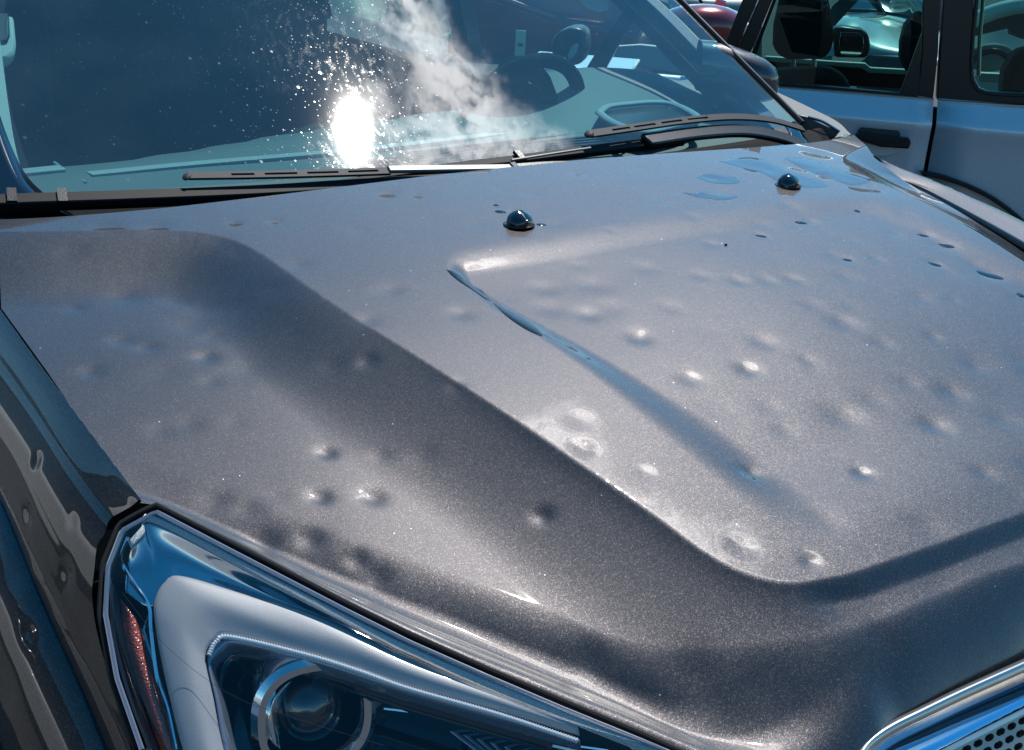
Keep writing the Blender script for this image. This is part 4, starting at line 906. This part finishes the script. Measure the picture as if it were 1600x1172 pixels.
# interior and far side of the wagon
def wfar(p, off): return wp(p, -off)
def wblob(name, pts, off, depth, mat, bev=.03, parent=WAG): return prism(name, [wfar(p, off) for p in pts], -WN*depth, mat, parent, bevel=bev)
wblob('headrest', [(1222, -20), (1290, -20), (1301, 30), (1303, 62), (1297, 84), (1284, 93), (1232, 94), (1214, 86), (1207, 70), (1208, 40)], .35, .14, SEAT)
for x in (1240, 1272): tube('headrest_post', [wfar((x, 90), .42), wfar((x, 118), .42)], .008, SATIN, WAG, n=8)
wblob('seat_back', [(1205, 112), (1300, 108), (1330, 132), (1335, 200), (1190, 190)], .36, .14, SEAT)
wblob('headrest', [(1446, 20), (1430, 24), (1415, 42), (1408, 70), (1407, 96), (1414, 112), (1452, 122)], .35, .12, SEAT)
wblob('headrest', [(1610, 72), (1584, 90), (1570, 115), (1565, 160), (1640, 165)], .40, .14, SEAT)
wblob('far_door_trim', [(1195, 86), (1205, 91), (1300, 96), (1350, 99), (1358, 106), (1440, 112), (1440, 140), (1195, 128)], 1.45, .04, DARKIN, .002)
wblob('far_door_sill', [(1195, 88), (1300, 96), (1352, 99), (1360, 106), (1440, 110), (1440, 118), (1358, 114), (1346, 107), (1300, 103), (1195, 96)], 1.42, .03, TRIM, .004)
wblob('cream_roof_pillar', [(1297, 46), (1305, 40), (1370, -30), (1345, -30), (1300, 10), (1292, 30)], 1.40, .04, simple('grey_pillar_trim', (.16, .19, .19), .7), .003)
wblob('far_mirror', [(1301, 44), (1316, 42), (1346, 46), (1357, 54), (1360, 70), (1358, 84), (1352, 91), (1304, 90)], 1.60, .10, BLACKP, .02)
fm = wblob('far_mirror_glass', [(1314, 50), (1340, 51), (1349, 58), (1350, 72), (1346, 84), (1338, 88), (1314, 86), (1311, 66)], 1.595, .004, CHROME, .001)
wblob('far_side_sill', [(1530, 114), (1572, 116), (1572, 130), (1530, 128)], 1.40, .04, TRIM, .003)
box('floor_pan', tuple(wa-WN*.75+WD*(.6)+np.array([0, 0, .35-wa[2]])), (3.3, 1.45, .05), DARKIN, WAG, rz=math.atan2(WD[1], WD[0]))
wr = wa-WN*.75+WD*.9; 
box('roof', tuple(wr+np.array([0, 0, 1.50-wa[2]])), (2.4, 1.35, .06), SILVER, WAG, rz=math.atan2(WD[1], WD[0]), bevel=.02)
wblob('front_hood', [(815, 98), (985, 112), (985, 118), (815, 106)], .0, .30, SILVER, .01)
# near mirror of the wagon, seen through the windshield
wmm = bpy.data.objects.new('near_mirror', None); link(wmm, WAG); wmm.location = -np.array(WAG.location)
prism('mirror_shell', [wp(p, .16) for p in [(862, 62), (872, 50), (890, 44), (905, 44), (914, 52), (916, 80), (908, 100), (880, 106), (868, 98), (861, 80)]], -WN*.12, BLACKP, wmm, bevel=.02)
prism('mirror_bright_piece', [wp(p, .162) for p in [(887, 86), (893, 72), (901, 67), (904, 70), (901, 82), (893, 92), (888, 94)]], -WN*.004, TRIM, wmm, bevel=.001)  # pale oval puts the reflection in the mirror glass into colour
wpoly('front_pillar', [(915, 108), (948, 55), (1000, -20), (1120, -220), (1150, -220), (1030, -20), (975, 55), (945, 110)], .0, .05, BLACKP, bevel=.003)
wblob('door_card', [(938, 74), (1000, 70), (1060, 76), (1100, 90), (1100, 120), (990, 104), (950, 100), (940, 86)], 1.40, .04, TRIM, .004)
wblob('door_pull', [(942, 83), (952, 82), (956, 88), (946, 89)], 1.395, .01, BLACKP, .001)
# ------------------------------------------------------------------ cars further back
def farp(p, base, n, off=0.): return hitp(p, base+n*off, n)
def car_at(name, label, D, col):
    b = CP+ray((1300, 60))*D; b[2] = 0; r = root(name, label, 'car', tuple(b)); return r, b
def rowloft(name, rows, mat, parent, nu=40, nv=14, thick=.01): return loft(name, rows, nu, nv, mat, parent, thick=thick)
def dist_pt(p, D): d = ray(p); h = math.hypot(d[0], d[1]); return CP+d*(D/h)
# silver sedan seen through the wagon windows
SD, b0 = car_at('silver_sedan', 'pale silver sedan seen through the wagon side window, above its far mirror', 9.4, None)
SD.location = tuple(dist_pt((1380, 60), 9.6)*[1, 1, 0])
Z = lambda p, D: dist_pt(p, D)
rowloft('hood', [[Z(p, 10.6) for p in [(1290, 26), (1330, 21), (1380, 20), (1420, 24), (1460, 34), (1520, 60)]], [Z(p, 9.6) for p in [(1285, 40), (1325, 27), (1370, 35), (1410, 50), (1450, 66), (1510, 84)]],
                 [Z(p, 9.2) for p in [(1280, 60), (1330, 46), (1370, 62), (1410, 72), (1450, 80), (1510, 98)]], [Z(p, 9.0) for p in [(1280, 90), (1330, 84), (1370, 84), (1410, 88), (1450, 96), (1510, 120)]]], SILVER2, SD)
rowloft('windshield', [[Z(p, 10.7) for p in [(1322, 18), (1350, 19), (1380, 20)]], [Z(p, 11.4) for p in [(1330, -40), (1350, -38), (1345, -30)]]], simple('dark_windscreen', (.02, .05, .07), .08, coat=1), SD)
tube('windshield_pillar', cr([Z(p, 10.6) for p in [(1384, 20), (1372, 8), (1352, -14)]], 8), .03, BLACKP, SD)
rowloft('cabin_side', [[Z(p, 10.2) for p in [(1384, 22), (1420, 30), (1470, 50)]], [Z(p, 10.6) for p in [(1350, -30), (1410, -40), (1480, -40)]]], simple('dark_side_glass', (.015, .02, .025), .1, coat=1), SD)
tube('window_pillar', cr([Z(p, 9.9) for p in [(1440, 22), (1432, 8), (1418, -12)]], 8), .05, SILVER2, SD)
ellipsoid('side_mirror', Z((1407, 7), 9.9), [R_*.075, np.array([0, 0, .045]), F_*.06], SILVER2, SD, p=2.8)
prism('front_bumper', [Z(p, 8.98) for p in [(1355, 82), (1420, 86), (1460, 100), (1460, 150), (1355, 140)]], F_*.3, simple('bumper_grey', (.10, .12, .13), .4), SD, bevel=.03)
rowloft('fender', [[Z(p, 9.2) for p in [(1250, 60), (1280, 60), (1300, 62)]], [Z(p, 9.2) for p in [(1250, 100), (1280, 96), (1300, 94)]]], SILVER2, SD)
# cream car through the quarter window
CC = root('cream_hatchback', 'pale cream car with arched roof seen through the wagon rear quarter window', 'car', tuple(dist_pt((1570, 60), 10.8)*[1, 1, 0]))
tube('roof_arch', cr([Z(p, 10.3) for p in [(1500, 42), (1540, 24), (1570, 14), (1610, 8), (1680, 10)]], 20), .055, CREAMP, CC, n=10)
prism('cabin', [Z(p, 10.4) for p in [(1500, 45), (1540, 28), (1600, 14), (1680, 14), (1680, 60), (1600, 58), (1579, 50), (1578, 42), (1536, 52), (1500, 60)]], F_*.05, simple('far_cabin_dark', (.015, .04, .055), .5), CC)
rowloft('far_windshield', [[Z(p, 10.7) for p in [(1500, 55), (1540, 50), (1582, 38), (1650, 50)]], [Z(p, 10.5) for p in [(1500, 100), (1540, 104), (1580, 100), (1650, 110)]]], CREAMP, CC)
ellipsoid('dashboard', Z((1548, 90), 10.45), [R_*.17, np.array([0, 0, .10]), F_*.05], simple('far_dash', (.14, .20, .19), .7), CC, p=2)
cwh = Z((1545, 112), 10.2); tube('steering_wheel', [cwh+R_*.15*math.cos(a)+np.array([0, 0, .14*math.sin(a)]) for a in np.linspace(0, 2*math.pi, 41)], .022, BLACKP, CC, cap=False)
prism('door_side', [Z(p, 10.15) for p in [(1500, 118), (1560, 118), (1680, 124), (1680, 200), (1500, 190)]], F_*.1, CREAMP, CC, bevel=.01)
# grey-green car, red car and the reflected red bulge
GC = root('grey_green_car', 'grey-green car with bright door handle beyond the windshield pillar', 'car', tuple(dist_pt((1120, 20), 11.)*[1, 1, 0]))
rowloft('body_side', [[Z(p, 11.6) for p in [(1030, -60), (1100, -50), (1180, -40)]], [Z(p, 11.0) for p in [(1040, -10), (1100, -4), (1180, 0)]], [Z(p, 10.9) for p in [(1050, 20), (1110, 24), (1190, 30)]], [Z(p, 11.1) for p in [(1060, 70), (1110, 90), (1190, 110)]]], GREENP, GC)
tube('door_edge', cr([Z(p, 10.88) for p in [(1088, -10), (1100, 10), (1112, 24)]], 8), .012, BLACKP, GC)
ribbon('door_handle', [Z((1115, 6), 10.8), Z((1133, 12), 10.8)], .03, .05, (0, 0, 1), CHROME, GC, bevel=.01)
RC = root('red_hatchback', 'dark red car glimpsed through the top of the windshield', 'car', tuple(dist_pt((880, 20), 11.)*[1, 1, 0]))
rowloft('body_side', [[Z(p, 11.62) for p in [(700, -60), (820, -50), (960, -20), (1060, 10)]], [Z(p, 11.56) for p in [(700, -30), (800, 3), (870, 26), (960, 40), (1070, 70)]], [Z(p, 11.5) for p in [(700, -10), (800, 12), (870, 36), (960, 52), (1070, 84)]], [Z(p, 11.6) for p in [(700, 90), (800, 120), (960, 140), (1070, 160)]]], REDP, RC, nv=24)
prism('side_glass', [Z(p, 11.4) for p in [(905, -30), (952, -10), (950, 16), (935, 20), (915, 12), (895, -10)]], F_*.02, simple('pale_reflecting_glass', (.35, .48, .48), .1, .3, coat=1), RC, bevel=.003)
tube('belt_highlight', cr([Z(p, 11.45) for p in [(780, -4), (830, 14), (868, 28)]], 8), .022, simple('pink_highlight', (.40, .08, .10), .3, coat=1), RC)  # pink highlight on the red door, put in as a coloured tube
RD = root('red_car_reflection', 'rounded red fender of a car between the two door pillars', 'car', tuple(dist_pt((1110, 50), 9.)*[1, 1, 0]))
ellipsoid('fender', Z((1080, 82), 9.0), [R_*.38, np.array([0, 0, .25]), F_*.6], REDP, RD, p=2.2)  # solid red bulge stands in for the reflection of a red car
rowloft('door_side', [[Z(p, 9.1) for p in [(1040, 70), (1100, 74), (1160, 80)]], [Z(p, 9.1) for p in [(1040, 150), (1100, 150), (1160, 150)]]], REDP, RD)
# ------------------------------------------------------------------ what the paint mirrors: van at the side, building behind the camera
VAN = root('white_van', 'white van parked beside the SUV, seen only mirrored in its fender', 'van', (-3.1, 2.0, 0))
WHT = simple('white_van_paint', (.8, .8, .79), .3, coat=.6, ns=.03)
vp = [(-2.55, .35), (-2.50, .9), (-2.55, 1.05), (-2.66, 1.5), (-2.78, 1.72)]
loft('body_side', [[np.array([x, y, z]) for y in np.linspace(-.4, 4.4, 7)] for x, z in vp[:3]], 20, 16, WHT, VAN, thick=.01)
loft('side_windows', [[np.array([x, y, z]) for y in np.linspace(.1, 4.3, 7)] for x, z in vp[2:]], 20, 12, GLOSSB, VAN, thick=.01)
box('roof', (-3.35, 2.2, 1.75), (1.2, 4.2, .06), GLOSSB, VAN, bevel=.02)
BLD = root('tan_brick_building', 'low tan and brick shop building facing the car park', 'building', (6, -32, 0))
TAN = simple('tan_render', (.26, .19, .14), .9, ns=.1, nscale=3); BRK = simple('brick_band', (.30, .10, .07), .9, ns=.2, nscale=20)
box('wall', (2, -44, 1.9), (70, 8, 3.8), TAN, BLD); box('parapet', (2, -44, 3.9), (70.4, 8.4, .25), WHT, BLD)
for k in range(9):
    f_ = box('window', (-24+k*6.5, -39.96, 1.7), (2.6, .08, 1.2), WHT, BLD); box('pane', (-24+k*6.5, -39.9, 1.7), (2.3, .06, .9), GLOSSB, f_)
HPT = root('grey_street_car', 'grey parked car mirrored in the headlight', 'car', (-7.5, -9, 0))
loft('body_side', [[np.array([-7.0-dx, y, z]) for y in np.linspace(-11, -6.6, 8)] for dx, z in ((0, .3), (-.1, .6), (0, .95), (.15, 1.0))], 20, 16, SILVER2, HPT, thick=.02)
loft('cabin', [[np.array([-7.15-dx, y, z]) for y in np.linspace(-10.4+dx*1.2, -7.4-dx*1.2, 8)] for dx, z in ((0, 1.0), (.25, 1.38), (.5, 1.45))], 20, 12, GLOSSB, HPT, thick=.02)
for y in (-10, -7.6): tube('tyre', [(-7.15, y, .32), (-6.92, y, .32)], .32, RUBBER, HPT, n=24)
# speck on the hood
sp = hoodpt((1134, 384)); sd_ = ellipsoid('seed', sp+np.array([0, 0, .0012]), [R_*.0022, D_*.0012, np.array([0, 0, .0014])], simple('seed_black', (.01, .008, .006), .6), None, nu=10, nv=6)
tag(sd_, 'tiny black seed lying on the hood below the far washer nozzle', 'seed')

# ------------------------------------------------------------------ water left on the hood, and dark reflections on the crease
DARKREF, t6, b6 = mat_new('dark_reflection_film'); b6.inputs['Base Color'].default_value = (.018, .020, .024, 1); b6.inputs['Roughness'].default_value = .02; b6.inputs['IOR'].default_value = 1.4  # near-black base colour stands in for a dark reflection in the paint
DROP, _, _, _ = glass_mat('water_drop', (.38, .42, .48), .01, fres=1.45)
RIM = simple('dried_water_ring', (.30, .32, .36), .5)
PUD, _, _, _ = glass_mat('puddle_film', (.80, .80, .80), .01, fres=1.9)
def film(name, pts, h, label, cat, mat=DARKREF, group=None):
    """thin film draped over the hood, rounded towards its outline"""
    O = np.array([onhood(p)[:2] for p in cr([(*p, 0) for p in pts+[pts[0]]], 61)[:-1]]); c = O.mean(0); rings = [1, .97, .9, .75, .5, .2]; V = []
    for k, f in enumerate(rings):
        P = c+(O-c)*f; z = zhood(P[:, 0], P[:, 1])+h*math.sqrt(max(0, 1-f**6))+.0001
        V += [(a, b_, z_) for (a, b_), z_ in zip(P, z)]
    n_ = 60; V.append((c[0], c[1], float(zhood(c[:1], c[1:])[0])+h))
    Fs = [(k*n_+i, k*n_+(i+1) % n_, (k+1)*n_+(i+1) % n_, (k+1)*n_+i) for k in range(len(rings)-1) for i in range(n_)]+[((len(rings)-1)*n_+i, (len(rings)-1)*n_+(i+1) % n_, len(V)-1) for i in range(n_)]
    o = meshobj(name, V, Fs, mat); return tag(o, label, cat, group)
film('reflection_streak', [(697, 421), (712, 424), (742, 436), (756, 444), (764, 456), (770, 462), (762, 466), (745, 456), (722, 443), (706, 431)], .0006, 'dark reflection streak at the rear tip of the centre panel crease', 'reflection')  # dark film draws the short dark reflection where the crease starts
film('reflection_streak', [(770, 464), (784, 470), (800, 477), (822, 489), (838, 503), (848, 524), (834, 521), (815, 511), (794, 496), (778, 480)], .0006, 'longer dark reflection streak further down the centre panel crease', 'reflection')
film('water_puddle', [(1088, 277), (1102, 271), (1122, 273), (1148, 277), (1158, 284), (1140, 288), (1110, 285)], .0004, 'small oval puddle on the hood left of the far washer nozzle', 'puddle', PUD)
film('water_puddle', [(1064, 300), (1084, 303), (1096, 299), (1112, 304), (1154, 307), (1130, 313), (1096, 310)], .0004, 'thin forked puddle just below the oval puddle', 'puddle', PUD)
film('water_puddle', [(1122, 252), (1165, 246), (1195, 250), (1222, 262), (1262, 276), (1296, 290), (1262, 294), (1226, 288), (1190, 270), (1160, 262)], .0004, 'long puddle running down beside the far washer nozzle', 'puddle', PUD)
film('water_puddle', [(1222, 246), (1262, 248), (1300, 262), (1346, 276), (1362, 284), (1330, 289), (1298, 279), (1262, 266)], .0004, 'puddle spread between the far nozzle and the fender seam', 'puddle', PUD)
DR = [((1480, 379), 24, 6, 'flat water drop near the right edge, upper of a close pair'), ((1462, 407), 20, 5, 'flat water drop near the right edge, lower of a close pair'), ((1548, 424), 40, 8, 'largest long water drop near the right edge of the hood'), ((1443, 363), 18, 4, 'small water drop at the top of the drops along the right'),
      ((1252, 343), 20, 5, 'small water drop below the far washer nozzle'), ((1190, 363), 18, 4, 'thin water drop above and right of the black seed'), ((1596, 456), 12, 6, 'water drop cut by the right edge of the picture'), ((1325, 400), 14, 4, 'faint small drop in the middle of the centre panel rear'),
      ((782, 331), 18, 6, 'ring shaped drop behind the near washer nozzle'), ((846, 351), 16, 5, 'ring shaped drop just right of the near washer nozzle'), ((775, 321), 9, 3, 'tiny drop furthest behind the near washer nozzle'),
      ((1340, 326), 10, 4, 'tiny drop on the panel edge right of the far nozzle')]
for (p, w_, h_, lb) in DR:
    c = onhood(p); dist = np.linalg.norm(c-CP); a_ = w_/2*dist/F; bb = h_/2*dist/F*2.6
    V = []
    ang = rng.uniform(-.3, .3)-YAW
    for k in range(24):
        th = 2*math.pi*k/24; x_, y_ = a_*math.cos(th), bb*math.sin(th)*(1+.15*math.cos(2*th+ang)); x_, y_ = x_*math.cos(ang)-y_*math.sin(ang), x_*math.sin(ang)+y_*math.cos(ang)
        for f in (1, .92, .75, .5, .2):
            X_, Y_ = c[0]+x_*f, c[1]+y_*f; V.append((X_, Y_, float(zhood(np.array([X_]), np.array([Y_]))[0])+.0012*(1-f**3)+.0001))
    o = meshobj('water_drop', V, grid_faces(24, 5, True)+[tuple(k*5+4 for k in range(24))], DROP); tag(o, lb, 'water drop', 'drops of water on the hood')
